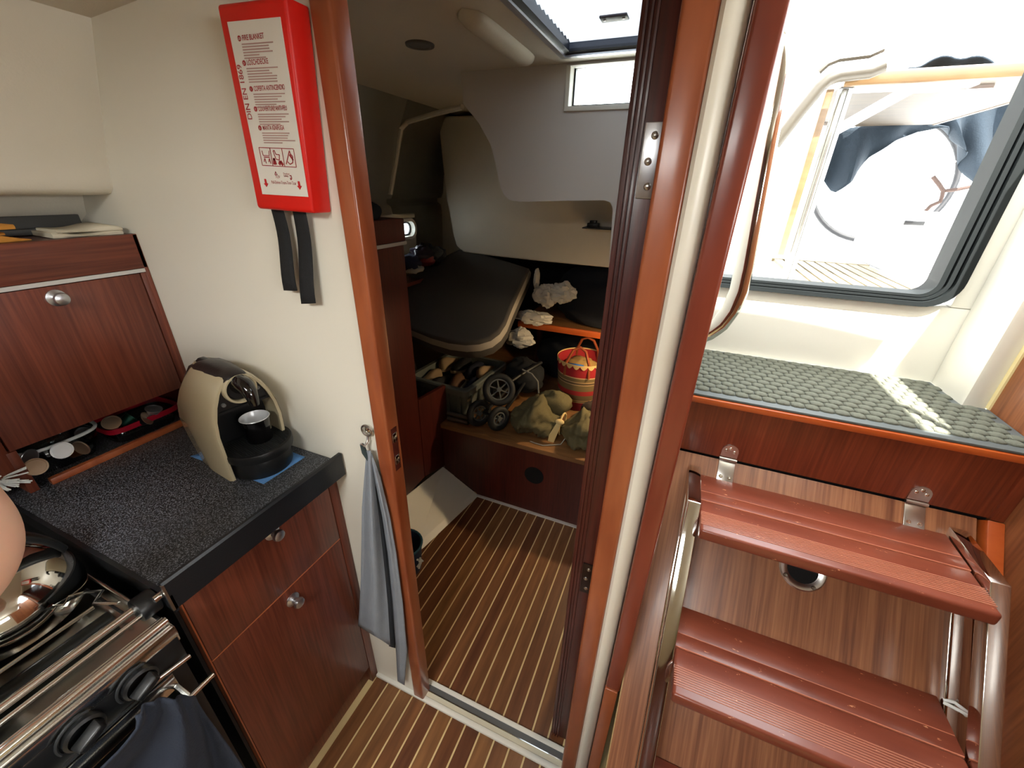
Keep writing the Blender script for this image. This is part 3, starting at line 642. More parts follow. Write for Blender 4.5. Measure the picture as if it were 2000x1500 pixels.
for sgn, nm in ((-1, 'side_panel'), (1, 'side_panel')):
    q = MB(CM); rings = []
    for z in ZS:
        w_ = outl(z); yo = .078+sgn*w_; yi = .078+sgn*max(w_-.010, .004); f, bk = xfront(z), xback(z)
        rings.append([(bk, yo-sgn*.01, z), (bk+.02, yo, z), ((f+bk)/2, yo+sgn*.003, z), (f-.006, yo, z), (f, yo-sgn*.004, z), (f, yi, z), (bk, yi, z)])
    q.loft(rings); q.build(nm, BEIGE, cm, smooth=True, sharp=50)
q = MB(CM); rings = []                                           # black core with the front face
for z, rec in [(z_, .052) for z_ in ZS if z_ < .16] + [(.1600, .052), (.1601, .0)] + [(z_, 0) for z_ in ZS if z_ > .16] + [(.241, 0)]:
    w_ = max(outl(z)-.0095, .003); f, bk = xfront(z)-.006-rec, xback(z)+.004
    rings.append([(bk, .078-w_, z), (f, .078-w_, z), (f, .078+w_, z), (bk, .078+w_, z)])
q.loft(rings); q.build('core', BLACK, cm, smooth=True, sharp=35)
q = MB(CM); rings = []                                           # rounded black lid over the top and down the back
for x, zt_, hw_ in ((.006, .239, .020), (0, .243, .024), (-.03, .246, .027), (-.07, .247, .029), (-.12, .243, .031), (-.15, .234, .033), (-.170, .215, .036), (-.180, .19, .038), (-.182, .165, .040)):
    rings.append([(x, .078-hw_, zt_-.016), (x, .078-hw_*.8, zt_-.005), (x, .078-hw_*.3, zt_), (x, .078+hw_*.3, zt_), (x, .078+hw_*.8, zt_-.005), (x, .078+hw_, zt_-.016)])
q.loft(rings); q.build('lid', mat('dark_brown_lid', (34, 28, 27), .35, bump=.2, bscale=200), cm, smooth=True, sharp=50)
cr = (0, .079, .206)
q = MB(CM); q.lathe([(.0265, -.008), (.0265, .004), (.028, .007), (.0315, .007), (.033, .004), (.033, -.008)], cr, 'x', 36); q.build('ring', BEIGE, cm, smooth=True)
q = MB(CM); q.lathe([(.0265, -.004), (.024, .001), (0, .001)], cr, 'x', 28); q.build('brew_head', BLACK, cm, smooth=True)
q = MB(CM); sp = [(.0, .079, .212), (.014, .079, .221), (.030, .079, .219), (.041, .079, .208), (.046, .079, .193), (.047, .079, .180)]
q.tube(sp, [.018, .0185, .0165, .014, .011, .0085], 16); q.build('spout', BLACKG, cm, smooth=True)
for y, z in ((.042, .180), (.114, .192)):
    q = MB(CM); q.lathe([(.0042, -.004), (.0042, .0015), (.0032, .002), (.0026, .001), (0, .001)], (xfront(z)-.003, y, z), 'x', 14); q.build('button', mat('grey_button', (96, 96, 94), .4), cm, smooth=True)
q = MB(CM); q.box(-.009, -.0015, .030, .126, .1655, .1672); q.build('front_seam', DARKV, cm)
tc_ = (-.012, .086, 0)
q = MB(CM); q.lathe([(0, .0), (.060, .0), (.062, .004), (.062, .040), (.060, .044), (0, .044)], tc_, 'z', 40); q.build('tray_base', BLACK, cm, smooth=True, sharp=30)
q = MB(CM); q.lathe([(.058, .044), (.070, .046), (.0715, .052), (.0715, .062), (.070, .066), (.066, .067), (0, .0665)], tc_, 'z', 44); tr_ = q.build('drip_tray', BLACK, cm, smooth=True, sharp=30)
q = MB(CM)
for i in range(-14, 15):
    y = i*.0042; hl = math.sqrt(max(.064**2-y*y, 0)); q.box(tc_[0]-min(hl, .03), tc_[0]+hl, tc_[1]+y-.0011, tc_[1]+y+.0011, .0665, .0682)
q.build('grille', RUBBER, tr_)['kind'] = 'stuff'
cup_c = CM @ Vector((-.006, .092, .0684))
cu = thing('espresso_cup', cup_c, 'small black cup with a bright steel inside under the coffee spout', 'cup')
T = Matrix.Translation(cup_c)
MB(T).lathe([(0, 0), (.023, 0), (.025, .002), (.0300, .056), (.0303, .0585)], (0, 0, 0), 'z', 32).build('cup_body', BLACKG, cu, smooth=True)
q = MB(T); q.lathe([(0, .004), (.022, .005), (.0287, .0585), (.0295, .0598), (.0303, .0585)], (0, 0, 0), 'z', 32); q.build('steel_lining', mat('bright_steel_lining', (206, 208, 210), .3, .25), cu, smooth=True)
# blue cloth under the machine
BLUE = mat('blue_microfibre', (88, 138, 196), .95, bump=.8, bscale=500)
c1, c2, c3, c4 = at(515, 946, Z=CT), at(596, 893, Z=CT), Vector((-.935, .555, CT)), Vector((-1.012, .437, CT))
q = MB(); q.grid(lambda u, v: Vector((c1.lerp(c2, u).lerp(c4.lerp(c3, u), v).x, c1.lerp(c2, u).lerp(c4.lerp(c3, u), v).y, CT+.0006+.0004*math.sin(9*u)*math.sin(7*v))), 10, 14)
tag(q.build('blue_cloth', BLUE, smooth=True, solid=.0006), 'blue microfibre cloth lying under the coffee machine', 'cloth')

# ================================================================== COOKER
ck = thing('cooker', (-.86, -.06, .1), 'gimballed steel galley cooker with black knobs and a fiddle rail', 'cooker')
SX, SR = -.640, .172                                               # front plane, right edge
HB = mat('dark_hob_glass', (18, 20, 21), .08)
q = MB(); q.box(-1.06, SX-.012, -.36, SR, .826, .838); q.build('hob_top', mat('polished_hob', (206, 205, 198), .22, 1), ck)
q = MB(); q.box(-1.062, -1.05, -.36, SR, .838, .862).box(-1.06, SX-.002, SR-.006, SR, .826, .861).box(SX-.016, SX, -.36, SR, .838, .8605); q.build('hob_rim', CCHR, ck, bevel=.002)
q = MB(); q.box(SX-.04, SX, -.36, SR-.003, .792, .838); q.build('control_panel', BLACK, ck, bevel=.002)
q = MB(); q.box(SX-.008, SX+.0025, -.36, SR-.002, .8585, .8635).box(SX-.008, SX+.003, -.36, SR-.004, .7885, .7935); q.build('panel_edge', CCHR, ck)
q = MB(); q.box(SX-.40, SX-.004, -.36, SR-.008, .30, .788); q.build('oven_body', BLACK, ck)
q = MB(); q.box(SX-.004, SX+.004, -.345, SR-.03, .34, .775); q.build('oven_door', HB, ck, bevel=.002)
q = MB(); q.box(SX-.002, SX+.006, -.345, SR-.03, .752, .786); q.build('door_trim', CCHR, ck, bevel=.0015)
for z in (.700, .664, .628, .592, .556, .52, .484):
    MB().box(SX-.07, SX-.035, SR-.0085, SR-.0055, z, z+.002).build('vent_line', mat('vent_grey', (46, 47, 50), .5), ck)
for y in (.108, .042, -.03, -.10):
    q = MB(); q.lathe([(.0225, 0), (.0225, .010), (.019, .013)], (SX+.0003, y, .822), 'x', 28); kn = q.build('control_knob', BLACK, ck, smooth=True, sharp=30)
    q = MB(Matrix.Translation((SX+.013, y, .822)) @ Matrix.Rotation(R(25), 4, 'X')); q.loft([[(0, -.0175, -.008), (0, .0175, -.008), (0, .0175, .008), (0, -.0175, .008)], [(.017, -.0155, -.0055), (.017, .0155, -.0055), (.017, .0155, .0055), (.017, -.0155, .0055)]])
    q.build('grip', BLACK, kn, bevel=.0025)
    q = MB(); q.tube(arc((SX+.004, y, .822), .0265, 60, 200, 12, (0, 1, 0), (0, 0, 1)), .0022, 8); q.build('dial_arc', RUBBER, kn, smooth=True)
# fiddle rail across the front of the hob with black end cap, pot clamps
q = MB(); q.tube([(-.703, -.36, .884), (-.703, SR-.012, .884)], .0062, 10).tube([(-.688, -.36, .877), (-.688, SR-.012, .877)], .0036, 10); q.build('fiddle_rail', CCHR, ck, smooth=True)
q = MB(); q.tube([(SX-.012, -.36, .8705), (SX-.012, SR-.002, .8705)], .0066, 10).tube([(SX-.024, -.36, .866), (SX-.024, SR-.002, .866)], .004, 10); q.build('front_rail', CCHR, ck, smooth=True)
q = MB(); q.tube([(-.700, SR-.016, .880), (-.700, SR+.012, .880)], .021, 24); q.build('rail_cap', BLACK, ck, bevel=.003)
q = MB(); q.tube([(-.755, -.36, .852), (-.755, SR-.03, .852)], .0135, 14); q.build('dark_reflection_bar', mat('painted_reflection', (30, 32, 30), .3, .4), ck, smooth=True)  # dark bar stands in for a reflection between the polished rails
q = MB(); q.tube([(-.785, -.36, .868), (-.785, SR-.035, .868)], .003, 8); q.build('pan_support', CCHR, ck, smooth=True)
q = MB()
zig = [(-.985, SR-.02, .861), (-.985, SR-.035, .886), (-.925, SR-.03, .886), (-.925, SR-.02, .860), (-.74, SR-.02, .860)]
q.tube(zig, .0022, 8); q.build('pan_clamp', RUBBER, ck, smooth=True)
q = MB(); q.tube([(-.90, SR-.03, .862), (-.86, SR-.012, .866), (-.85, SR-.03, .862), (-.81, SR-.012, .866), (-.80, SR-.03, .862), (-.76, SR-.014, .866)], .0028, 8); q.build('clamp_spring', CCHR, ck, smooth=True)
q = MB(); q.tube([(-.675, SR+.002, .900), (-.675, SR+.016, .900)], .006, 12); q.build('gimbal_pin', CCHR, ck, smooth=True)
# burner rings
for cy in (.05, -.2):
    q = MB(); q.lathe([(.05, .838), (.05, .846), (.042, .850), (.02, .850), (0, .848)], (-.90, cy, 0), 'z', 28); q.build('burner', mat('burner_cap', (36, 36, 36), .4, .3), ck, smooth=True)
# towel rail of the oven door
q = MB(); q.tube([(SX+.034, -.33, .747), (SX+.034, SR+.004, .747)], .0045, 10).tube([(SX+.004, .138, .757), (SX+.034, .138, .747)], .0045, 8).tube([(SX+.004, -.32, .757), (SX+.034, -.32, .747)], .0045, 8); q.build('door_rail', CCHR, ck, smooth=True)
q = MB(); q.tube([(SX+.008, .118, .803), (SX+.008, .168, .793)], .0042, 10); q.build('latch_rod', CCHR, ck, smooth=True)
# black recess walls around the cooker
struct(MB().box(-1.43, -.7195, .2005, .2065, .0, .866).box(-1.435, -1.425, -.5, .2, 0, 1.0).box(-1.43, -.72, -.45, .2, .0, .05).build('trim_9', BLACK), 'black recess lining beside the cooker')
struct(MB().box(-.735, -.72, -.45, .2, .0, .11).build('trim_10', W_GAL))
# polished kettle with black bow handle, small polished pot in front of it
kc = Vector((-.905, .075, .851))
kt = thing('kettle', kc, 'polished steel kettle with a broad black bow handle on the hob', 'kettle')
MB(Matrix.Translation(kc)).lathe([(0, 0), (.088, 0), (.097, .008), (.100, .03), (.096, .06), (.082, .085), (.058, .102), (.03, .109), (0, .111)], (0, 0, 0), 'z', 40).build('kettle_body', CHROME, kt, smooth=True)
MB(Matrix.Translation(kc)).lathe([(0, .128), (.009, .126), (.011, .12), (.006, .113), (.014, .110)], (0, 0, 0), 'z', 18).build('lid_knob', BLACK, kt, smooth=True)
q = MB(Matrix.Translation(kc)); rings = []
for k in range(15):
    t_ = -1.15+2.3*k/14; y = .088*math.sin(t_)/math.sin(1.15); z = .08+.085*(math.cos(t_)-math.cos(1.15))/(1-math.cos(1.15)); hw_ = .020-.006*abs(t_)
    nr = Vector((0, math.sin(t_)*.5, math.cos(t_))).normalized()*.006
    rings.append([Vector((-hw_+.02, y, z))-nr, Vector((hw_+.02, y, z))-nr, Vector((hw_+.02, y, z))+nr, Vector((-hw_+.02, y, z))+nr])
q.loft(rings); q.build('bow_handle', BLACK, kt, bevel=.003, sharp=60)
q = MB(Matrix.Translation(kc)); q.tube([(-.05, -.075, .04), (-.075, -.11, .075), (-.085, -.125, .10)], [.017, .013, .010], 14); q.build('kettle_spout', CHROME, kt, smooth=True)
pc = Vector((-.760, -.028, .8715))
pt_ = thing('sugar_pot', pc, 'small polished steel ball pot standing in front of the kettle', 'pot')
MB(Matrix.Translation(pc)).lathe([(0, 0), (.03, 0), (.045, .008), (.056, .028), (.058, .045), (.0555, .056), (.0565, .058)], (0, 0, 0), 'z', 36).build('pot_body', CHROME, pt_, smooth=True)
MB(Matrix.Translation(pc)).lathe([(.0565, .0585), (.052, .070), (.038, .085), (.018, .094), (0, .096)], (0, 0, 0), 'z', 36).build('pot_lid', CHROME, pt_, smooth=True)
# dark towel over the oven rail
tw0 = [at(283, 1372, X=-.598), at(312, 1346, X=-.600), at(345, 1342, X=-.602), at(370, 1366, X=-.600)]
tl = [at(x, y, X=-.594) for x, y in ((262, 1395), (254, 1413), (215, 1455), (168, 1500), (60, 1600))]
tr2 = [at(x, y, X=-.594) for x, y in ((385, 1362), (403, 1399), (440, 1455), (470, 1502), (540, 1620))]
def tow(u, v):
    k = min(int(v*4), 3); f_ = v*4-k; L = tl[k].lerp(tl[k+1], f_); Rr = tr2[k].lerp(tr2[k+1], f_); p = L.lerp(Rr, u)
    if v < .12: p.z += (.12-v)/.12*.018*math.sin(math.pi*min(max(u, .0), 1))**.7
    p.x = -.594+(.004+.016*v)*math.sin(u*11+1.5*v+1)+.004*math.sin(u*23+v*6)+.012*v; return p
q = MB(); q.grid(tow, 34, 24)
tow_ = tag(q.build('dish_towel', mat('navy_dish_towel', (36, 42, 54), .95, bump=.5, bscale=400), smooth=True, solid=.003), 'dark navy dish towel hanging from the oven door rail', 'towel')
# white bristled brush by the divider
q = MB(); rnd = random.Random(4); b0 = at(12, 945, X=-1.155)
br = thing('dish_brush', (b0.x, b0.y, CT-.03), 'white bristled dish brush beside the cubby divider', 'brush')
for i in range(26):
    a = rnd.uniform(-1, 1); h = rnd.uniform(-.012, .018); p0 = b0+Vector((-.02, a*.012, h*.4)); q.tube([p0, p0+Vector((.012, .004+a*.004, h*.5)), p0+Vector((.026, .012+a*.012, h))], .0016, 5)
q.build('bristles', mat('white_bristle', (222, 226, 224), .5), br, smooth=True)['kind'] = 'stuff'
q = MB(); q.tube([b0+Vector((-.02, 0, 0)), b0+Vector((-.035, -.05, -.01)), b0+Vector((-.04, -.14, -.025))], [.013, .008, .007], 12); q.build('brush_handle', mat('white_plastic', (214, 214, 208), .4), br, smooth=True)

# ================================================================== HOOK AND GREY CLOTH ON THE BULKHEAD
hk = thing('wall_hook', (-.573, .566, .95), 'small round steel hook on the white bulkhead beside the door frame', 'hook')
hc = at(716, 841, Y=.563)
q = MB(); q.tube(arc(hc, .0125, 0, 360, 28, (1, 0, 0), (0, 0, 1))[:-1], .0026, 8, closed=True); q.build('hook_ring', STEEL, hk, smooth=True)
q = MB(); q.lathe([(.0105, .5715), (.0105, .568), (.004, .563), (0, .562)], (hc.x, 0, hc.z), 'y', 24); q.build('hook_plate', CHROME, hk, smooth=True)
q = MB(); q.tube([hc+Vector((0, .002, -.0125)), hc+Vector((0, -.002, -.026)), hc+Vector((-.002, -.012, -.034)), hc+Vector((-.006, -.016, -.026))], .0026, 8); q.build('hook_arm', STEEL, hk, smooth=True)
GRC = mat('grey_blue_cloth', (132, 138, 146), .95, bump=.5, bscale=350, var=.05, vscale=30)
def strip(left, right, y0, amp, ph, nm, m, sgn=1, nu=16, nv=30):
    def ev_(pl, v):
        k = min(int(v*(len(pl)-1)), len(pl)-2); f_ = v*(len(pl)-1)-k; return (pl[k][0]+(pl[k+1][0]-pl[k][0])*f_, pl[k][1]+(pl[k+1][1]-pl[k][1])*f_)
    def fn(u, v):
        a, b_ = ev_(left, v), ev_(right, v); yy = y0+amp*math.sin(u*math.pi*2.5+ph+v)*min(1, v*3)-.012*math.sin(math.pi*u)*min(1, v*4)-(.022*(1-u)*min(1, v*2) if sgn > 1 else 0)
        return at(a[0]+(b_[0]-a[0])*u, a[1]+(b_[1]-a[1])*u, Y=yy)
    q = MB(); q.grid(fn, nu, nv); return q
gc = thing('hanging_cloth', (-.62, .555, .01), 'long grey cloth hanging from the hook on the bulkhead', 'cloth')
strip([(716, 880), (712, 930), (707, 990), (706, 1060), (705, 1130), (702, 1190), (700, 1222)], [(724, 880), (732, 930), (741, 990), (748, 1060), (756, 1130), (761, 1200), (764, 1262)], .553, .006, 0, 'main_fold', GRC, 2).build('main_fold', GRC, gc, smooth=True, solid=.0018)
strip([(722, 885), (730, 930), (746, 1010), (757, 1080), (767, 1180), (773, 1260), (777, 1330)], [(726, 885), (742, 930), (762, 1010), (774, 1080), (787, 1180), (795, 1270), (790, 1338)], .556, .003, 2, 'tail_fold', GRC, nu=8).build('tail_fold', GRC, gc, smooth=True, solid=.0018)
strip([(716, 890), (727, 940), (738, 1010), (746, 1090), (754, 1180), (760, 1262)], [(722, 890), (735, 940), (750, 1010), (760, 1090), (771, 1180), (772, 1266)], .5635, .001, 1, 'back_fold', GRC, nu=6).build('back_fold', mat('dark_cloth_back', (30, 34, 40), .95), gc, smooth=True, solid=.0012)
q = MB(); q.tube([hc+Vector((-.006, -.014, -.028)), hc+Vector((-.004, -.012, -.05)), hc+Vector((.004, -.010, -.07))], [.004, .006, .005], 8); q.build('hanging_loop', mat('dark_green_loop', (48, 60, 60), .9), gc, smooth=True)

# ================================================================== PERSON'S BENT ARM AT THE LEFT
SKIN = mat('skin', (226, 180, 152), .55, var=.04, vscale=25); SKIN.node_tree.nodes['Principled BSDF'].inputs['Subsurface Weight'].default_value = .15
def ap(x, y, d=.40): return CAM+ray(x, y)*d
path = [(-420, 700, .34), (-330, 810, .36), (-245, 915, .385), (-170, 1005, .40), (-125, 1055, .405), (-112, 1090, .41), (-122, 1128, .41), (-165, 1185, .42), (-240, 1265, .44), (-330, 1340, .46), (-405, 1400, .475)]
rad = [.058, .057, .056, .056, .058, .0575, .055, .050, .044, .036, .030]
S0 = ap(*path[0]); pts_ = [S0+Vector((-.12, -.34, .05)), S0+Vector((-.10, -.24, .045)), S0+Vector((-.06, -.12, .03))]+[ap(*p) for p in path]
q = MB(); q.tube(pts_, [.075, .066, .060]+rad, 20)
pe = thing('person', ap(-60, 1090, .41)-Vector((0, 0, .06)), "person's bare bent elbow reaching across in front of the cooker", 'person')
w_ = ap(-405, 1400, .475); dd_ = (ap(-405, 1400, .475)-ap(-330, 1340, .46)).normalized(); sd_ = dd_.cross(Vector((0, 0, 1))).normalized(); un = sd_.cross(dd_)
I = [[w_+dd_*a+sd_*(x*wd)+un*(y*th) for x, y in ((-1, -.6), (-.5, -1), (.5, -1), (1, -.6), (1, .6), (.5, 1), (-.5, 1), (-1, .6))] for a, wd, th in ((-.01, .027, .024), (.02, .032, .02), (.05, .041, .017), (.085, .042, .014), (.095, .038, .012))]
q.loft(I)
for i, (o_, ln) in enumerate(((-.031, .068), (-.010, .078), (.011, .073), (.031, .058))):
    b0 = w_+dd_*.085+sd_*o_; q.tube([b0, b0+dd_*ln*.45-un*.006, b0+dd_*ln*.75-un*.022, b0+dd_*ln*.88-un*.040], [.0095, .009, .0085, .0065], 10)
b0 = w_+dd_*.025+sd_*-.034; q.tube([b0, b0+dd_*.025-sd_*.020-un*.012, b0+dd_*.052-sd_*.022-un*.03], [.013, .011, .008], 10)
q.build('arm', SKIN, pe, smooth=True, sharp=180, subsurf=2)
q = MB(); q.tube([S0+Vector((-.125, -.36, .05)), S0+Vector((-.10, -.24, .045)), S0+Vector((-.07, -.14, .034))], [.088, .078, .074], 20); q.build('sleeve', mat('navy_tshirt', (30, 36, 50), .9), pe, smooth=True)
# ================================================================== AFT CABIN
def crumple(c, rx, ry, rz, seed, amp=.35, freq=2.2, n=22, T=None, flat=False):
    q = MB(T); rows = n*2//3; o = Vector((seed*3.1, seed*1.7, seed)); I = []
    for i in range(rows+1):
        th = math.pi*(i+.02)/(rows+.04); rg = []
        for k in range(n):
            ph = 2*math.pi*k/n; d = Vector((math.sin(th)*math.cos(ph), math.sin(th)*math.sin(ph), -math.cos(th)))
            nz = noise.noise(d*freq+o); rd = abs(noise.noise(d*freq*2.3+o*2)); f_ = 1+amp*(nz*.9-rd*.9+.15)
            z = rz*d.z*f_
            if flat: z = max(z, -rz*.55)
            rg.append(Vector(c)+Vector((rx*d.x*f_, ry*d.y*f_, z+(rz*.55 if flat else 0))))
        I.append(q.ring(rg))
    for a, b_ in zip(I, I[1:]): q.bridge(a, b_)
    q.f += [I[0][::-1], I[-1]]
    return q
PZ = .400                                                             # berth platform height
# ---- wardrobe on the hull side
wd = thing('wardrobe', (-1.15, .97, .18), 'dark mahogany wardrobe beside the cabin doorway', 'wardrobe')
MB().box(-1.30, -1.0, .605, 1.325, .185, 1.295).build('carcass', W_DARK, wd, bevel=.002)
MB().box(-1.30, -.996, .605, 1.335, 1.308, 1.388).build('top_rail', W_DARK, wd, bevel=.003)
MB().box(-1.30, -.994, .605, 1.338, 1.2955, 1.3075).build('silver_strip', mat('pale_strip', (176, 170, 164), .4, .2), wd)
q = crumple((-1.06, 1.205, 1.389), .05, .062, .040, 3, .12, 1.4, flat=True)
tag(q.build('black_pouch', mat('black_fabric', (14, 15, 17), .9), smooth=True, sharp=180), 'rounded black pouch lying on top of the wardrobe', 'pouch')
# ---- berth base, ply platform, side panel, upper board
bb = thing('berth_base', (-.5, 1.6, .0), 'dark mahogany berth base with a round black vent', 'bed')
q = MB(); z0 = at(868, 912, Y=1.5); q.prism([(-.995, .118), (-.802, .012), (-.80, .0065), (.0, .0065), (.0, .372), (-.995, .372)], 'y', 1.5, 1.518); q.build('front_panel', W_DARK, bb)
q = MB(); q.box(-1.34, .0, 1.494, 2.9, .378, PZ); q.build('platform', PLY, bb)
q = MB(); q.box(-1.0, .0, 1.4985, 1.52, .366, .3785); q.build('edge_lath', W_DARK, bb)
vc = at(1043, 928, Y=1.5)
q = MB(); q.lathe([(.0, 1.4992), (.047, 1.4992), (.049, 1.4975), (.046, 1.4968), (.0, 1.4985)], (vc.x, 0, vc.z), 'y', 36); q.build('vent_disc', DARKV, bb, smooth=True)
p0, p1 = at(816, 783, X=-1.0), at(868, 754, X=-1.0)
q = MB(); q.prism([(1.328, .186), (1.4995, .130), (1.56, .130), (1.56, p1.z), (1.328, p0.z)], 'x', -1.018, -1.0); q.build('side_panel', W_DARK, bb)
ub = thing('upper_berth_board', (-.45, 2.3, .78), 'orange varnished board edge of the raised shelf over the berth', 'shelf')
q = MB(); q.box(-.83, -.0, 2.10, 2.118, .770, .806); q.build('front_edge', W_NOSE, ub, bevel=.003)
q = MB(); q.box(-.83, -.0, 2.118, 2.7, .775, .800); q.build('board', PLY, ub)
for x in (-.80, -.03): MB().box(x-.012, x+.012, 2.4, 2.45, PZ, .775).build('support', W_DARK, ub)
q = crumple((-.33, 2.36, .8065), .36, .22, .21, 11, .22, 1.6, 30, flat=True)
tag(q.build('duvet', mat('black_navy_duvet', (15, 18, 26), .95, bump=.4, bscale=120), smooth=True, sharp=180), 'dark navy duvet bundled on the raised shelf', 'duvet')
q = crumple((-.52, 2.42, PZ+.001), .27, .2, .19, 13, .25, 1.8, 26, flat=True)
tag(q.build('dark_holdall', mat('black_holdall', (14, 17, 24), .8), smooth=True, sharp=180), 'dark holdall pushed under the raised shelf', 'bag')
# ---- propped up mattress with a pale side band
BRm, TRm = at(992, 664, Y=1.66), at(1034, 523, Y=2.17)
vv = (TRm-BRm); Lm = vv.length; vv.normalize(); uu = Vector((1, 0, -.07)).normalized(); uu = (uu-vv*uu.dot(vv)).normalized(); nn = uu.cross(vv)
if nn.y > 0: nn = -nn
MT_ = Matrix((uu, vv, nn)).transposed().to_4x4(); MT_.translation = BRm+vv*(Lm/2)-uu*.30
mo = thing('mattress', BRm-uu*.30-nn*.05, 'dark grey berth mattress with a pale grey side band, propped up on edge', 'mattress')
DG = mat('charcoal_fabric', (76, 73, 70), .9, bump=.4, bscale=500); LG = mat('pale_grey_band', (166, 160, 150), .9, bump=.3, bscale=400)
MI = MT_.inverted()
def onm(x, y):                                                    # photo pixel -> point of the mattress face
    d = ray(x, y); t_ = (MT_.translation-CAM).dot(nn)/d.dot(nn); p = MI @ (CAM+d*t_); return (p.x, p.y)
MO = [onm(*p) for p in ((1034, 524), (985, 508), (935, 494), (897, 487), (850, 509), (793, 541), (768, 575), (760, 612), (775, 630), (803, 641), (840, 656), (875, 666), (908, 670), (935, 668), (958, 661), (975, 648), (987, 630), (998, 602), (1014, 566))]
mcx = sum(p[0] for p in MO)/len(MO); mcy = sum(p[1] for p in MO)/len(MO)
def mring(g, z): return [(mcx+(x-mcx)*(1+g), mcy+(y-mcy)*(1+g), z) for x, y in MO]
q = MB(MT_); q.loft([mring(-.05, .004), mring(-.012, .001), mring(0, -.008), mring(.002, -.016)]); q.build('top_panel', DG, mo, smooth=True, sharp=60)
q = MB(MT_); q.loft([mring(.004, -.016), mring(.022, -.034), mring(.012, -.058)]); q.build('side_band', LG, mo, smooth=True, sharp=60)
q = MB(MT_); q.loft([mring(.004, -.058), mring(.004, -.105), mring(-.03, -.115)]); q.build('bottom_panel', DG, mo, smooth=True, sharp=60)
# ---- crate of shoes
k0 = at(905, 828, Z=PZ); k0.y = max(k0.y, 1.575); rimz = at(905, 757, X=k0.x, Y=k0.y).z if False else .575
ct = thing('shoe_crate', (k0.x-.16, k0.y+.2, PZ), 'grey plastic crate full of shoes under the mattress', 'crate')
GC_ = mat('grey_green_plastic', (98, 104, 100), .5)
CT_ = Matrix.Translation((k0.x, k0.y, PZ+.001)) @ Matrix.Rotation(R(-4), 4, 'Z')
def cr_ring(o, z, r=.03): return [(x-.17, y+.20, z) for x, y in rrect(.34+2*o, .40+2*o, r, 4)]
q = MB(CT_); q.loft([cr_ring(-.02, 0), cr_ring(0, .15), cr_ring(-.004, .15), cr_ring(-.024, .006)]); q.build('crate_wall', GC_, ct, smooth=True, sharp=30)
q = MB(CT_); I = [cr_ring(o, z) for o, z in ((-.004, .148), (.022, .148), (.024, .178), (.018, .184), (-.004, .184), (-.004, .148))]; q.loft(I, caps=False); q.build('crate_rim', GC_, ct, smooth=True, sharp=30)
for y in (.05, .13, .21, .29):
    q = MB(CT_); q.box(-.002, .006, y, y+.018, .01, .148); q.build('rib', GC_, ct)
for x in (-.05, -.12, -.2, -.28):
    q = MB(CT_); q.box(x, x+.018, -.006, .002, .01, .148); q.build('rib', GC_, ct)
SH = {'sand': mat('sand_shoe', (150, 128, 100), .8), 'black': mat('black_shoe', (26, 26, 30), .7), 'navy': mat('navy_shoe', (30, 34, 52), .8), 'brown': mat('brown_shoe', (92, 64, 44), .7), 'sole': mat('pale_sole', (186, 172, 148), .7)}
def shoe(c, yaw, pitch, roll, col, label):
    T = Matrix.Translation(c) @ Matrix.Rotation(yaw, 4, 'Z') @ Matrix.Rotation(pitch, 4, 'Y') @ Matrix.Rotation(roll, 4, 'X') @ Matrix.Diagonal((.78, .86, .95, 1))
    o = thing('shoe', Vector(c), label, 'shoe', 'shoes in the grey crate')
    st = ((-.115, .018, .030), (-.10, .030, .058), (-.06, .032, .066), (-.02, .034, .060), (.02, .038, .045), (.06, .042, .036), (.095, .036, .026), (.115, .018, .012))
    def prof_(x, w_, h, z0): return [(x, -w_, z0), (x, -w_*1.02, z0+h*.4), (x, -w_*.7, z0+h*.9), (x, 0, z0+h), (x, w_*.7, z0+h*.9), (x, w_*1.02, z0+h*.4), (x, w_, z0)]
    q = MB(T); q.loft([prof_(x, w_*.95, h, .014) for x, w_, h in st]); q.build('upper', SH[col], o, smooth=True, sharp=70)
    q = MB(T); q.loft([[(x*1.03, -w_*1.06, 0), (x*1.03, -w_*1.08, .015), (x*1.03, w_*1.08, .015), (x*1.03, w_*1.06, 0)] for x, w_, h in st]); q.build('sole', SH['sole'], o, smooth=True, sharp=50)
SLB = [('sand', 'sand coloured shoe lying at the wardrobe end of the crate'), ('black', 'black shoe at the front of the crate showing a pale sole edge'), ('brown', 'brown shoe tilted up in the front row of the crate'), ('navy', 'navy shoe at the open corner of the crate'),
       ('sand', 'sand coloured shoe in the back row of the crate'), ('black', 'black shoe in the back row of the crate'), ('navy', 'navy shoe half hidden below the mattress'), ('sand', 'sand coloured shoe leaning out over the right rim of the crate')]
for i, (col, lb_) in enumerate(SLB):
    cx, cy = i % 4, i//4; rnd = random.Random(i+3)
    c = CT_ @ Vector((-.295+.083*cx, .105+.19*cy, .100+.028*cy))
    shoe(c, R(90)+rnd.uniform(-.08, .08)+(math.pi if rnd.random() > .5 else 0), rnd.uniform(-.22, .22), rnd.uniform(-.25, .25), col, lb_)
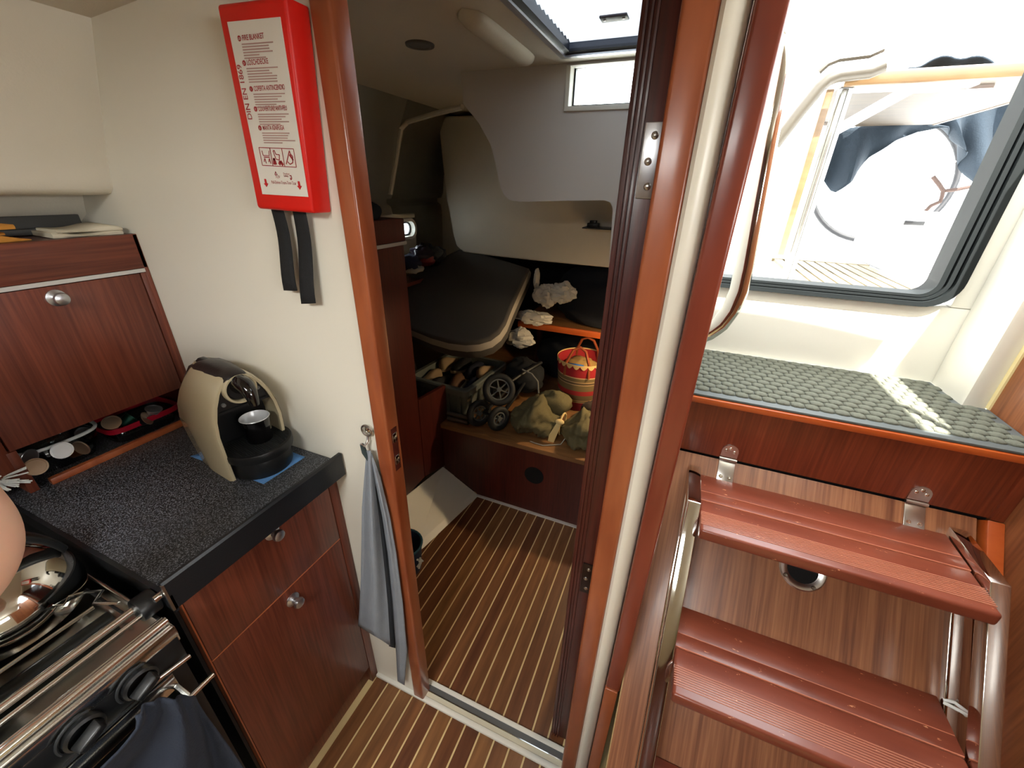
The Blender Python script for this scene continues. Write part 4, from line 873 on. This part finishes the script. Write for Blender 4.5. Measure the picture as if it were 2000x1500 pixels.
# ---- folded pushchair
GW = mat('grey_wheel', (84, 86, 84), .5)
ps = thing('pushchair', (-.75, 1.62, PZ), 'folded black pushchair with grey spoked wheels on the berth', 'pushchair')
def wheel(c, r, ax, tw=.016):
    T = frame(c, Vector(ax).orthogonal(), ax)
    q = MB(T); q.tube(arc((0, 0, 0), r-tw, 0, 360, 32, (1, 0, 0), (0, 1, 0))[:-1], tw, 10, closed=True); t_ = q.build('wheel', RUBBER, ps, smooth=True)
    q = MB(T); q.lathe([(r-tw*1.6, -.008), (r-tw*1.6, .008), (r-tw*2.2, .009), (r-tw*2.2, -.009)], (0, 0, 0), 'z', 32); q.lathe([(.012, -.012), (.012, .012), (0, .013)], (0, 0, 0), 'z', 14); q.build('wheel_rim', GW, t_, smooth=True, sharp=40)
    for k in range(6):
        a = R(60*k); q = MB(T); q.tube([(.01*math.cos(a), .01*math.sin(a), 0), ((r-tw*1.6)*math.cos(a), (r-tw*1.6)*math.sin(a), 0)], .0038, 6); q.build('spoke', GW, t_, smooth=True)
w1, w2, w3 = at(934, 812, Y=1.56), at(972, 828, Y=1.56), at(968, 768, Y=1.58)
wheel(Vector((w1.x, 1.57, PZ+.071)), .070, (.8, -.5, .15)); wheel(Vector((w2.x, 1.57, PZ+.066)), .065, (.85, -.45, .1)); wheel(Vector((w3.x, 1.62, .60)), .082, (.45, -.75, .45))
DF = mat('dark_frame', (28, 29, 32), .4, .5)
q = MB(); A_, B_ = Vector((w1.x+.02, 1.58, PZ+.07)), Vector((w2.x, 1.585, PZ+.066))
q.tube([A_, (A_.x+.04, 1.70, .52), (A_.x+.10, 1.95, .62)], .010, 8).tube([B_, (B_.x+.03, 1.72, .53), (B_.x+.05, 1.88, .60)], .010, 8).tube([A_, B_], .008, 8)
q.tube([(w3.x, 1.64, .60), (w3.x+.08, 1.78, .65), (w3.x+.12, 1.90, .66)], .010, 8); q.build('pushchair_frame', DF, ps, smooth=True)
q = crumple((w3.x+.03, 1.89, .57), .115, .10, .09, 21, .28, 2.0, 26); q.build('folded_seat', mat('black_pushchair_fabric', (16, 18, 22), .9), ps, smooth=True, sharp=180)
q = MB(); q.tube([at(1020, 722, Y=1.75), at(1038, 730, Y=1.75), at(1050, 745, Y=1.74), at(1052, 768, Y=1.73)], .005, 8); q.build('grey_strap', mat('grey_strap', (92, 92, 88), .8), ps, smooth=True)
q = MB()
q.tube([(-.985, 1.545, PZ+.016), (-.865, 1.545, PZ+.016)], .014, 12); q.tube([(-.985, 1.545, PZ+.043), (-.865, 1.545, PZ+.043)], .0125, 12)
tag(q.build('tube_bundle', mat('grey_metal_tube', (110, 110, 106), .35, .8), smooth=True), 'pair of grey metal tubes lying beside the pushchair wheels', 'tubes')
# ---- olive tent bag tied with cream cord
OL = mat('olive_canvas', (92, 84, 56), .9, bump=.5, bscale=200, var=.08, vscale=40)
tb = thing('canvas_bundle', (-.42, 1.66, PZ), 'crumpled olive canvas bundle tied with a cream cord', 'bundle')
def lobe(x0, x1, seed):
    q = MB(); I = []; o = Vector((seed, seed*2, 0))
    for i in range(31):
        t_ = i/30; x = x0+(x1-x0)*t_; env = (.25+.75*min(1, 2.6*t_))*(1-.55*max(0, t_-.7)/.3)
        rg = []
        for k in range(44):
            a = 2*math.pi*k/44; d = Vector((t_*3.2, math.cos(a)*1.4, math.sin(a)*1.4)); f_ = 1+.55*noise.noise(d+o)-.35*abs(noise.noise(d*2.4+o))
            f_ += .10*math.sin(a*9+t_*2)*(1-min(1, t_*1.6))-.22*abs(noise.noise(d*5.5+o))-.10*abs(noise.noise(Vector((t_*14, math.cos(a)*3, math.sin(a)*3))+o))+.12
            rg.append((x, 1.675+.125*env*f_*math.cos(a), max(PZ+.002, PZ+.062*(.4+.6*env)+.085*env*f_*math.sin(a))))
        I.append(q.ring(rg))
    for a, b_ in zip(I, I[1:]): q.bridge(a, b_)
    q.f += [I[0][::-1], I[-1]]; return q
xm = at(1092, 815, Y=1.6).x
lobe(xm, xm-.26, 4).build('canvas', OL, tb, smooth=True, sharp=180); lobe(xm, xm+.25, 9).build('canvas', OL, tb, smooth=True, sharp=180)
q = crumple((xm-.07, 1.76, PZ+.115), .085, .055, .07, 31, .3, 2.0, 20); q.build('canvas', OL, tb, smooth=True, sharp=180)
CRD = mat('cream_cord', (212, 188, 132), .7); q = MB()
kn = Vector((xm+.005, 1.60, PZ+.108))
q.ball(kn, .022, .016, .013)
for i in range(8): 
    dx = -.012+i*.0032; q.tube([kn+Vector((dx*.6, -.006, 0)), kn+Vector((dx-.008, -.020, -.03)), kn+Vector((dx*1.3-.020, -.030, -.065)), kn+Vector((dx*1.1-.026, -.034, -.098))], .0034, 6)
q.tube(arc((xm, 1.675, PZ+.055), .062, 0, 360, 24, (0, 1, 0), (0, 0, .8))[:-1], .005, 6, closed=True); q.build('cord', CRD, tb, smooth=True)
q = MB(); q.tube([at(1035, 862, Z=PZ+.004), at(1060, 870, Z=PZ+.004), at(1095, 868, Z=PZ+.004), at(1108, 850, Z=PZ+.03)], .0026, 6); q.build('drawstring', mat('grey_string', (150, 146, 136), .8), tb, smooth=True)
# ---- striped basket bag
sb = Vector((-.415, 2.03, PZ+.001))
SM = bpy.data.materials.new('striped_weave'); SM.use_nodes = True; n = SM.node_tree.nodes; l = SM.node_tree.links
tc = n.new('ShaderNodeTexCoord'); sx = n.new('ShaderNodeSeparateXYZ'); mr = n.new('ShaderNodeMapRange'); rp = n.new('ShaderNodeValToRGB'); rp.color_ramp.interpolation = 'CONSTANT'
l.new(tc.outputs['Object'], sx.inputs[0]); l.new(sx.outputs[2], mr.inputs[0]); mr.inputs['From Max'].default_value = .27; l.new(mr.outputs[0], rp.inputs[0])
cols = [(0, (124, 16, 24)), (.20, (188, 148, 96)), (.215, (96, 84, 54)), (.24, (188, 148, 96)), (.255, (104, 84, 52)), (.37, (152, 34, 32)), (.47, (112, 94, 58)), (.60, (190, 156, 110)), (.615, (92, 74, 48)), (.66, (190, 156, 110)), (.675, (112, 94, 58)), (.75, (196, 160, 112)), (.77, (150, 20, 28))]
e = rp.color_ramp.elements; e[0].color = hexc(*cols[0][1]); e[1].position = cols[1][0]; e[1].color = hexc(*cols[1][1])
for p_, c_ in cols[2:]: x = e.new(p_); x.color = hexc(*c_)
l.new(rp.outputs[0], n['Principled BSDF'].inputs['Base Color']); n['Principled BSDF'].inputs['Roughness'].default_value = .85
bg_ = thing('striped_bag', sb, 'red and tan striped woven tote bag with leather handles', 'bag')
T = Matrix.Translation(sb) @ Matrix.Diagonal((1.08, 1.08, 1.05, 1))
q = MB(T); q.lathe([(0, 0), (.098, 0), (.105, .01), (.116, .12), (.126, .262), (.122, .262), (.10, .02)], (0, 0, 0), 'z', 36); q.build('bag_body', SM, bg_, smooth=True, sharp=50)
q = MB(T)
for k in range(22):
    a0, a1 = R(360/22*k), R(360/22*(k+1)); pts = []
    for j in range(7):
        a = a0+(a1-a0)*j/6; pts.append((a, .262-.018*math.sin(math.pi*j/6)))
    top = [(.1275*math.cos(a), .1275*math.sin(a), .268) for a, z in pts]; bot = [(.1272*math.cos(a), .1272*math.sin(a), z) for a, z in pts]
    I = q.ring(top), q.ring(bot); q.bridge(I[0], I[1], False)
q.build('scalloped_rim', mat('cream_braid', (204, 170, 112), .8), bg_, solid=.002)
LE = mat('brown_leather', (136, 66, 34), .45)
for yy in (-.088, .088):
    q = MB(T); q.tube([(-.06, yy*1.25, .20), (-.055, yy*1.2, .27), (-.03, yy, .33), (0, yy*.9, .345), (.03, yy, .33), (.055, yy*1.2, .27), (.06, yy*1.25, .20)], .007, 8); q.build('handle', LE, bg_, smooth=True)
q = crumple((sb.x, sb.y, sb.z+.225), .09, .09, .045, 6, .3, 2.4, 22); tag(q.build('rolled_towel', mat('tan_towel', (150, 118, 66), .95), smooth=True, sharp=180), 'tan towel stuffed into the striped bag', 'towel')
q = MB(Matrix.Translation((sb.x-.02, sb.y-.06, sb.z+.225)) @ Matrix.Rotation(.5, 4, 'X')); q.box(-.045, .045, -.012, .012, 0, .035); tag(q.build('blue_packet', mat('blue_packet', (40, 96, 170), .4), bevel=.004), 'small blue packet in the striped bag', 'packet')
# umbrella handle
q = MB(); u0 = at(1165, 815, Y=1.66); q.tube([u0, u0+Vector((.0, .004, .03)), u0+Vector((.006, .01, .055)), u0+Vector((.022, .014, .07)), u0+Vector((.042, .014, .066)), u0+Vector((.055, .012, .045))], .0095, 10)
tag(q.build('umbrella_handle', mat('brown_horn_handle', (64, 40, 34), .35), smooth=True), 'curved brown umbrella handle hooked over the canvas bundle', 'umbrella')
q = crumple((-.30, 1.86, PZ+.03), .06, .05, .055, 17, .2, 2.0, 18, flat=True); tag(q.build('dark_bundle', mat('brown_fur', (52, 40, 32), .95), smooth=True, sharp=180), 'small dark brown cloth bundle between the striped bag and the canvas', 'cloth')
# ---- crumpled white bags
WB = mat('white_crumpled_plastic', (186, 182, 172), .5)
def wbag(parts, label):
    q = MB()
    for (x, y, Y, rx, ry, rz, sd_) in parts:
        p = at(x, y, Y=Y); c_ = crumple(p, rx, ry, rz, sd_, .45, 1.9, 30); o_ = len(q.v); q.v += c_.v; q.f += [[i+o_ for i in f_] for f_ in c_.f]
    tag(q.build('plastic_bag', WB, smooth=True, sharp=25), label, 'bag')
wbag(((1066, 578, 2.12, .066, .045, .062, 41), (1048, 545, 2.12, .016, .02, .055, 42), (1098, 572, 2.12, .075, .045, .052, 43)), 'crumpled white plastic bag on the dark duvet')
wbag(((1043, 620, 2.09, .105, .045, .038, 44),), 'white plastic packet lying on the orange board edge')
wbag(((1014, 660, 2.02, .085, .05, .055, 45),), 'crumpled white bag hanging below the orange board edge')
# ---- clear bag of clothes on the hull shelf
hs = struct(MB().box(-1.47, -1.34, 1.36, 2.30, 1.010, 1.028).build('trim_11', W_DARK))
cb = thing('bag_of_clothes', (-1.33, 1.93, 1.03), 'clear plastic bag of red, navy and white clothes under the hull window', 'bag')
for i, (x, y, rx, rz, m_) in enumerate(((800, 512, .06, .04, mat('navy_knit', (34, 36, 62), .9)), (828, 508, .06, .035, mat('red_knit', (140, 40, 48), .9)), (850, 496, .07, .04, mat('slate_knit', (54, 54, 66), .9)), (805, 524, .05, .025, mat('white_knit', (170, 166, 160), .9)), (824, 494, .07, .035, mat('plum_knit', (58, 48, 66), .9)))):
    p = at(x, y, X=-1.33); p.z = max(p.z, 1.032+rz); crumple(p, .06, rx, rz, 50+i, .4, 2.4, 18).build('garment', m_, cb, smooth=True, sharp=180)
p = at(832, 504, X=-1.33); p.z += .012; crumple(p, .085, .125, .062, 60, .3, 2.2, 24).build('clear_sack', PLG, cb, smooth=True, sharp=60)
# ---- hull port, downlight, overhead hatch with blind, cockpit port
hc_ = at(800, 447, X=-1.452); wn = struct(thing('window_1', (-1.452, hc_.y-.115, hc_.z-.06), 'small pill shaped hull window with a white frame', 'window'))
del wn['category']
def pill(w, h, r): return rrect(w, h, r, 6)
def hring(w, h, r, x): return [(x, hc_.y-.135+a, hc_.z+b_) for a, b_ in pill(w+.23, h, r)]
q = MB(); q.loft([hring(.155, .105, .05, -1.478), hring(.165, .115, .055, -1.452), hring(.155, .105, .05, -1.444), hring(.128, .078, .038, -1.446), hring(.120, .070, .034, -1.478)], caps=False); q.build('frame', GEL, wn, smooth=True, sharp=50)
q = MB(); q.loft([hring(.120, .070, .034, -1.470), hring(.104, .056, .027, -1.472), hring(.104, .056, .027, -1.479), hring(.120, .070, .034, -1.479)], caps=False); q.build('seal', BLACK, wn)
q = MB(); q.loft([hring(.108, .060, .03, -1.475), hring(.108, .060, .03, -1.479)]); q.build('pane', GLASS, wn)
dl = at(820, 86, Z=1.85)
dlo = thing('downlight', (dl.x, dl.y, 1.84), 'round recessed ceiling downlight, switched off, in the aft cabin', 'lamp')
q = MB(); q.lathe([(.040, 1.8498), (.039, 1.845), (.030, 1.8445), (.028, 1.8465)], (dl.x, dl.y, 0), 'z', 32); q.build('bezel', mat('grey_bezel', (88, 84, 78), .5), dlo, smooth=True)
q = MB(); q.lathe([(.029, 1.8465), (0, 1.8475)], (dl.x, dl.y, 0), 'z', 28); q.build('lens', mat('dull_lens', (104, 100, 94), .6), dlo)
g0, g1 = at(918, 22, Z=1.842), at(1062, 142, Z=1.842)
q = MB(); I = []
for k in range(17):
    t_ = k/16; y = g0.y+(g1.y-.12-g0.y)*t_; r_ = .034*math.sqrt(max(0, 1-(2*t_-1)**8)); I.append([(-.553+r_*math.cos(R(180*j/8)), y, 1.8495-r_*.75*math.sin(R(180*j/8))) for j in range(9)])
q.loft(I, closed=False, caps=False); struct(q.build('trim_12', CEIL, smooth=True, sharp=180), 'rounded moulded bead on the cabin ceiling')
ht = thing('overhead_hatch', (-.235, 1.17, 1.84), 'aluminium framed overhead hatch with a pleated grey blind', 'hatch')
def hfr(o, z): return [(HX0-o, HY0-o, z), (HX1+o, HY0-o, z), (HX1+o, HY1+o, z), (HX0-o, HY1+o, z)]
q = MB(); q.loft([hfr(.014, 1.8495), hfr(.012, 1.841), hfr(-.004, 1.841), hfr(-.004, 1.905)], caps=False); q.build('hatch_frame', ALU, ht)
q = MB(); q.loft([hfr(-.004, 1.846), hfr(-.020, 1.850), hfr(-.020, 1.905), hfr(-.004, 1.905)], caps=False); q.build('hatch_seal', mat('dark_blue_seal', (18, 22, 34), .4), ht)
BLD = bpy.data.materials.new('translucent_blind'); BLD.use_nodes = True; n = BLD.node_tree.nodes; l = BLD.node_tree.links
tr_ = n.new('ShaderNodeBsdfTranslucent'); tr_.inputs[0].default_value = hexc(204, 202, 206); mx = n.new('ShaderNodeMixShader'); mx.inputs[0].default_value = .45
l.new(tr_.outputs[0], mx.inputs[1]); l.new(n['Principled BSDF'].outputs[0], mx.inputs[2]); n['Principled BSDF'].inputs['Base Color'].default_value = hexc(96, 94, 98); l.new(mx.outputs[0], n['Material Output'].inputs[0])
q = MB(); N = 28; hb0, hb1 = HY0+.026, HY1-.026
q.grid(lambda u, v: Vector((HX0+.022+(HX1-HX0-.044)*v, hb0+(hb1-hb0)*u, 1.868+(.006 if int(round(u*N)) % 2 else 0))), N, 2); q.build('pleated_blind', BLD, ht)
q = MB(); q.box(HX0+.022, HX1-.022, HY0+.022, HY1-.022, 1.894, 1.900); q.build('acrylic_pane', thin_glass('smoked_acrylic', (190, 196, 200)), ht)
hp0 = at(1200, 32, Z=1.862); q = MB(); q.box(hp0.x-.032, hp0.x+.032, hp0.y-.018, hp0.y+.018, 1.857, 1.862); hh = q.build('blind_handle', mat('dark_handle', (52, 46, 52), .5), ht, bevel=.002)
for s_ in (-.022, .022): MB().lathe([(.004, 1.857), (.003, 1.8555), (0, 1.855)], (hp0.x+s_, hp0.y, 0), 'z', 10).build('rivet', ALU, hh, smooth=True)
wp = struct(thing('window_2', (-.27, MY, wz0), 'small port looking from the aft cabin into the cockpit', 'window')); del wp['category']
def wring(o, y): return [(wx0-o, y, wz0-o), (wx1+o, y, wz0-o), (wx1+o, y, wz1+o*.1), (wx0-o, y, wz1+o*.1)]
q = MB(); q.loft([wring(.014, MY+.004), wring(.013, MY-.007), wring(0, MY-.007), wring(-.004, MY+.05)], caps=False); q.build('frame', GEL, wp, bevel=.002)
q = MB(); q.loft([wring(-.003, MY+.03), wring(-.008, MY+.03), wring(-.008, MY+.05), wring(-.003, MY+.05)], caps=False); q.build('seal', BLACK, wp)
q = MB(); q.box(wx0+.003, wx1-.003, MY+.038, MY+.042, wz0+.003, wz1-.001); q.build('pane', GLASS, wp)
# ---- bracket shelf with a small black device
bs = thing('bracket_shelf', (-.40, 2.15, 1.33), 'small thin black bracket shelf with a black clip on the moulding', 'shelf')
a_ = at(1140, 443, Y=2.12); b_2 = at(1205, 441, Y=2.12)
q = MB(); q.box(a_.x, b_2.x, 2.09, 2.1995, a_.z-.006, a_.z); q.build('plate', BLACK, bs)
q = MB(); q.box(a_.x+.02, a_.x+.075, 2.10, 2.14, a_.z, a_.z+.020).box(a_.x+.032, a_.x+.062, 2.10, 2.14, a_.z+.02, a_.z+.032); q.build('clip', BLACK, bs, bevel=.002)
# ---- blue bucket with rope on the cabin sole
bk = Vector((-.905, 1.02, .0)); bk = at(806, 1130, Z=.0); bk = Vector((bk.x-.055, bk.y+.03, .0))
bo_ = thing('bucket', bk, 'dark blue folding bucket with a white rope on the cabin floor', 'bucket')
T = Matrix.Translation(bk)
q = MB(T); q.lathe([(0, .001), (.060, .001), (.066, .01), (.078, .15), (.075, .15), (.062, .012)], (0, 0, 0), 'z', 28); q.build('bucket_wall', mat('navy_bucket', (26, 40, 66), .6), bo_, smooth=True, sharp=50)
q = MB(T); q.tube(arc((0, 0, .15), .078, 0, 360, 28, (1, 0, 0), (0, 1, 0))[:-1], .005, 8, closed=True); q.build('bucket_rim', mat('teal_rim', (26, 70, 84), .5), bo_, smooth=True)
q = MB(T); rnd = random.Random(8)
for i in range(9): 
    p = Vector((.082, -.01, .10)); q.tube([p, p+Vector((rnd.uniform(0, .012), rnd.uniform(-.012, .012), rnd.uniform(-.02, .02))), p+Vector((rnd.uniform(-.004, .012), rnd.uniform(-.016, .016), rnd.uniform(-.035, .012)))], .004, 6)
q.build('rope', mat('white_rope', (200, 200, 194), .8), bo_, smooth=True)
# ---- warm reading lamp on the inboard wall of the cabin (its glow falls on the bag)
rl = thing('reading_lamp', (-.02, 1.82, .98), 'small warm reading lamp on the inboard cabin wall behind the door', 'lamp')
q = MB(); q.tube([(-.0, 1.82, 1.0), (-.03, 1.82, 1.0), (-.05, 1.82, .985)], .008, 10); q.build('arm', ALU, rl, smooth=True)
q = MB(); q.lathe([(.012, .99), (.022, .965), (.0235, .950), (.021, .950), (.011, .985)], (-.055, 1.82, 0), 'z', 20); q.build('lamp_shade', ALU, rl, smooth=True)
q = MB(); q.ball((-.055, 1.82, .962), .008); q.build('bulb', mat('warm_bulb', (255, 190, 110), .5, emit=20), rl, smooth=True)
pl_ = bpy.data.lights.new('reading_lamp_light', 'SPOT'); pl_.energy = 12; pl_.color = (1, .72, .40); pl_.spot_size = R(160); pl_.shadow_soft_size = .02
po = bpy.data.objects.new('reading_lamp_light', pl_); COL.objects.link(po); po.parent = rl; po.location = Vector((-.055, 1.82, .945))-ORG[rl.name]; po.rotation_euler = (R(-12), R(18), 0)
# ================================================================== COCKPIT
SZ = 1.15
b = MB(); b.box(.0, 1.95, 1.262, 4.6, SZ-.05, SZ)
b.box(-.76, .03, 1.56, 4.6, 1.66, 1.70).box(-.76, -.745, 1.56, 4.6, 1.66, 1.89).box(.031, .04, 1.56, 4.6, 1.1, 1.66).box(1.95, 2.9, 1.262, 4.6, 1.66, 1.70).box(1.95, 1.99, 1.262, 4.6, 1.1, 1.66)
b.box(.0, 1.95, 4.3, 4.6, SZ, 1.42)
struct(b.build('cockpit_moulding', GELC), 'white moulded cockpit well and seats')
gt = thing('sole_grating', (.62, 2.5, SZ), 'pale teak slatted grating on the cockpit floor', 'grating'); TK = wood('bleached_teak', (96, 84, 60), (124, 112, 84), 'y', 20, .6, 5, 0); src = None
for i in range(9):
    x = .49+i*.05
    if src is None: src = MB().box(x-.02, x+.02, 2.05, 2.80, SZ+.001, SZ+.014).build('slat', TK, gt)
    else: inst(src, 'slat', (x, 2.425, SZ+.001), gt)
MB()  .box(.46, .92, 2.80, 2.85, SZ+.001, SZ+.016).build('end_bar', TK, gt)
# table with one leaf up, one hanging
TE = wood('honey_teak_edge', (74, 54, 30), (98, 76, 48), 'x', 16, .4, 5, .2); TU = wood('teak_underside', (38, 29, 16), (54, 43, 26), 'x', 18, .6, 6, 0)
tz = 1.85
tb_ = thing('cockpit_table', (.41, 2.12, SZ), 'teak cockpit table with a steel post, one leaf raised and one hanging', 'table')
MB().box(.40, 1.08, 2.06, 3.20, tz, tz+.012).build('leaf', TU, tb_)
MB().box(.395, 1.085, 2.035, 2.062, tz-.006, tz+.034).build('front_edge', TE, tb_, bevel=.006)
MB().box(1.075, 1.09, 2.04, 3.2, tz-.004, tz+.03).build('side_edge', TE, tb_, bevel=.004)
MB().box(.40, 1.08, 2.06, 3.20, tz+.012, tz+.03).build('leaf_top', TE, tb_)
MB().box(.352, .372, 2.07, 3.15, 1.28, 1.83).build('hanging_leaf', GELC, tb_, bevel=.004)
MB().box(.350, .374, 2.045, 2.07, 1.27, 1.84).build('hanging_edge', TE, tb_, bevel=.004)
q = MB(); q.tube([(.412, 2.10, SZ+.001), (.412, 2.10, 1.845)], .017, 16); q.build('post', mat('dull_steel_post', (128, 128, 122), .25, .9), tb_, smooth=True)
q = MB(); q.box(.425, .438, 2.085, 2.115, SZ+.02, 1.845); q.build('side_post', GELC, tb_)
q = MB(); q.lathe([(.05, SZ+.001), (.05, SZ+.008), (.02, SZ+.012)], (.412, 2.10, 0), 'z', 24); q.build('foot_plate', CHROME, tb_, smooth=True)
q = MB(); q.prism([(.43, 1.74), (.43, 1.70), (.62, 1.825), (.62, 1.845), (.585, 1.845)], 'y', 2.09, 2.12); q.build('brace', GELC, tb_)
q = MB(); q.box(.44, .78, 2.08, 2.14, 1.838, 1.8495); q.build('bearer', GELC, tb_)
MB().box(.44, .60, 3.0, 3.05, 1.835, 1.8495).build('hinge_plate', STEEL, tb_); MB().box(.60, .85, 2.16, 2.19, 1.838, 1.8495).build('hinge_plate', STEEL, tb_)
# guard tube over the end of the table
q = MB(); P = [at(1512, 285, Y=1.98), at(1560, 222, Y=1.98), at(1600, 172, Y=1.98), at(1618, 156, Y=1.98), at(1640, 147, Y=1.98), at(1700, 140, Y=1.98), at(1728, 128, Y=1.98)]
q.tube(P, .020, 12); q.tube([p+Vector((-.01, .03, .05)) for p in P[2:]], .008, 8)
tag(q.build('guard_tube', mat('weathered_tube', (58, 53, 44), .4, .2), smooth=True), 'bent steel guard tube above the table post', 'rail')
# blue towel draped over the table
TB = mat('blue_towel', (22, 33, 42), .95, bump=.8, bscale=160, var=.06, vscale=30)
tw = thing('blue_towel', (.9, 3.2, 1.4), 'blue towel draped over the far edge of the cockpit table', 'towel')
top = [(1640, 250), (1700, 246), (1770, 244), (1820, 240), (1870, 215), (1940, 180), (2010, 150)]
bot = [(1604, 340), (1627, 378), (1662, 352), (1700, 308), (1745, 276), (1800, 256), (1840, 250), (1862, 268), (1884, 298), (1880, 322), (1900, 362), (1936, 342), (1965, 270), (2020, 190)]
def pl_at(L, u):
    k = min(int(u*(len(L)-1)), len(L)-2); f_ = u*(len(L)-1)-k; return (L[k][0]+(L[k+1][0]-L[k][0])*f_, L[k][1]+(L[k+1][1]-L[k][1])*f_)
def fn(u, v):
    a, c = pl_at(top, u), pl_at(bot, u); p = at(a[0]+(c[0]-a[0])*v, a[1]+(c[1]-a[1])*v, Y=3.26); p.y += .035*math.sin(u*38)*(.3+v)+.02*math.sin(u*17+v*3); return p
q = MB(); q.grid(fn, 60, 16); q.build('hanging_part', TB, tw, smooth=True, solid=.006)
A_ = [at(x, y, Y=2.65) for x, y in ((1752, 150), (1775, 136), (1810, 123), (1850, 115), (1890, 115), (1930, 125), (1960, 138), (1975, 148))]
q = MB(); q.grid(lambda u, v: Vector((pl_p(A_, u).x, 2.65+.62*v, max(tz+.032, pl_p(A_, u).z*(1-.15*v)+.15*v*tz+.01*math.sin(u*20)))), 24, 10) if False else None
def pl_p(L, u):
    k = min(int(u*(len(L)-1)), len(L)-2); return L[k].lerp(L[k+1], u*(len(L)-1)-k)
q = MB(); q.grid(lambda u, v: Vector((pl_p(A_, u).x, 2.62+.63*v, tz+.032+max(.002, pl_p(A_, u).z-tz-.032)*math.sin(math.pi*min(.5+v*.5, 1) if v > .0 else math.pi*.5)+.008*math.sin(u*22))), 28, 10); q.build('lying_part', TB, tw, smooth=True, solid=.006)
# steering wheels and pedestals
def helm(cx, cy, Yp, rpx, label):
    c = at(cx, cy, Y=Yp); r_ = rpx/785*(c-CAM).dot(_f)
    T = frame(c, (1, 0, 0), Vector((0, -1, .25)))
    o = thing('steering_wheel', Vector((c.x, c.y, SZ)), label, 'wheel', 'steering wheels in the cockpit')
    q = MB(T); q.tube(arc((0, 0, 0), r_, 0, 360, 48, (1, 0, 0), (0, 1, 0))[:-1], .017, 10, closed=True); q.build('rim', mat('black_leather_rim', (12, 13, 17), .6), o, smooth=True)
    for k in range(5):
        a = R(72*k+18); q = MB(T); q.tube([(.03*math.cos(a), .03*math.sin(a), -.02), (r_*math.cos(a), r_*math.sin(a), 0)], .008, 8); q.build('spoke', STEEL, o, smooth=True)
    q = MB(T); q.lathe([(.0, .02), (.035, .018), (.045, 0), (.045, -.03)], (0, 0, 0), 'z', 24); q.build('hub', STEEL, o, smooth=True)
    q = MB(T); q.tube([(0, 0, -.02), (0, 0, -.16)], .03, 14); q.build('axle', STEEL, o, smooth=True)
    q = MB(); q.box(c.x-.10, c.x+.10, c.y+.12, c.y+.34, SZ+.001, c.z+.16); q.build('pedestal', GELC, o, bevel=.03)
helm(1722, 352, 3.75, 112, 'black rimmed steering wheel behind the blue towel')
q = MB(); p = at(1762, 352, Y=3.3); T = Matrix.Translation((p.x, p.y, 0)) 
lk = thing('cockpit_locker', (1.12, 3.6, SZ), 'white cockpit locker with a steel latch and black grip', 'locker')
MB().box(.95, 1.245, 2.75, 3.3, SZ+.001, SZ+.28).build('locker_body', GELC, lk, bevel=.02)
MB().box(1.02, 1.06, 2.742, 2.75, SZ+.12, SZ+.20).build('latch', STEEL, lk, bevel=.003)
MB().box(.97, 1.05, 2.74, 2.75, SZ+.225, SZ+.245).build('grip', BLACK, lk, bevel=.003)

# unseen canvas, added to block the sun except for a strip on the mat 
SH_ = bpy.data.materials.new('white_canvas'); SH_.use_nodes = True; n = SH_.node_tree.nodes; l = SH_.node_tree.links
tr_ = n.new('ShaderNodeBsdfTranslucent'); tr_.inputs[0].default_value = hexc(226, 226, 220); mx = n.new('ShaderNodeMixShader'); mx.inputs[0].default_value = .5
n['Principled BSDF'].inputs['Base Color'].default_value = hexc(226, 226, 220); n['Principled BSDF'].inputs['Roughness'].default_value = .9
l.new(tr_.outputs[0], mx.inputs[1]); l.new(n['Principled BSDF'].outputs[0], mx.inputs[2]); l.new(mx.outputs[0], n['Material Output'].inputs[0])
blocker = thing('added_sun_blocker', (.33, .52, 1.9), 'unseen white canvas added to narrow the sun to a strip on the mat', 'sun blocker')
q = MB(); q.grid(lambda u, v: Vector((-.02+.695*u, .30+.44*v, 2.15+.03*math.sin(math.pi*u)-.05*(1-v)**3)), 16, 8); q.build('canvas', SH_, blocker, smooth=True, solid=.002)
for x in (-.02, .685): MB().tube([(x, .5, 1.90), (x, .48, 2.15)], .010, 8).build('blocker_leg', STEEL, blocker, smooth=True)

# brown mooring line lying over the after end of the cockpit
ML = mat('brown_rope', (60, 46, 40), .9)
q = MB(); q.tube([at(x, y, Y=3.40) for x, y in ((1822, 345), (1834, 360), (1842, 372), (1840, 384), (1836, 394), (1818, 402), (1802, 418))], .011, 8); q.tube([at(x, y, Y=3.41) for x, y in ((1843, 373), (1870, 370), (1900, 364), (1935, 362))], .010, 8)
tag(q.build('mooring_line', ML, smooth=True), 'brown branching mooring line hanging at the after end of the cockpit', 'rope')
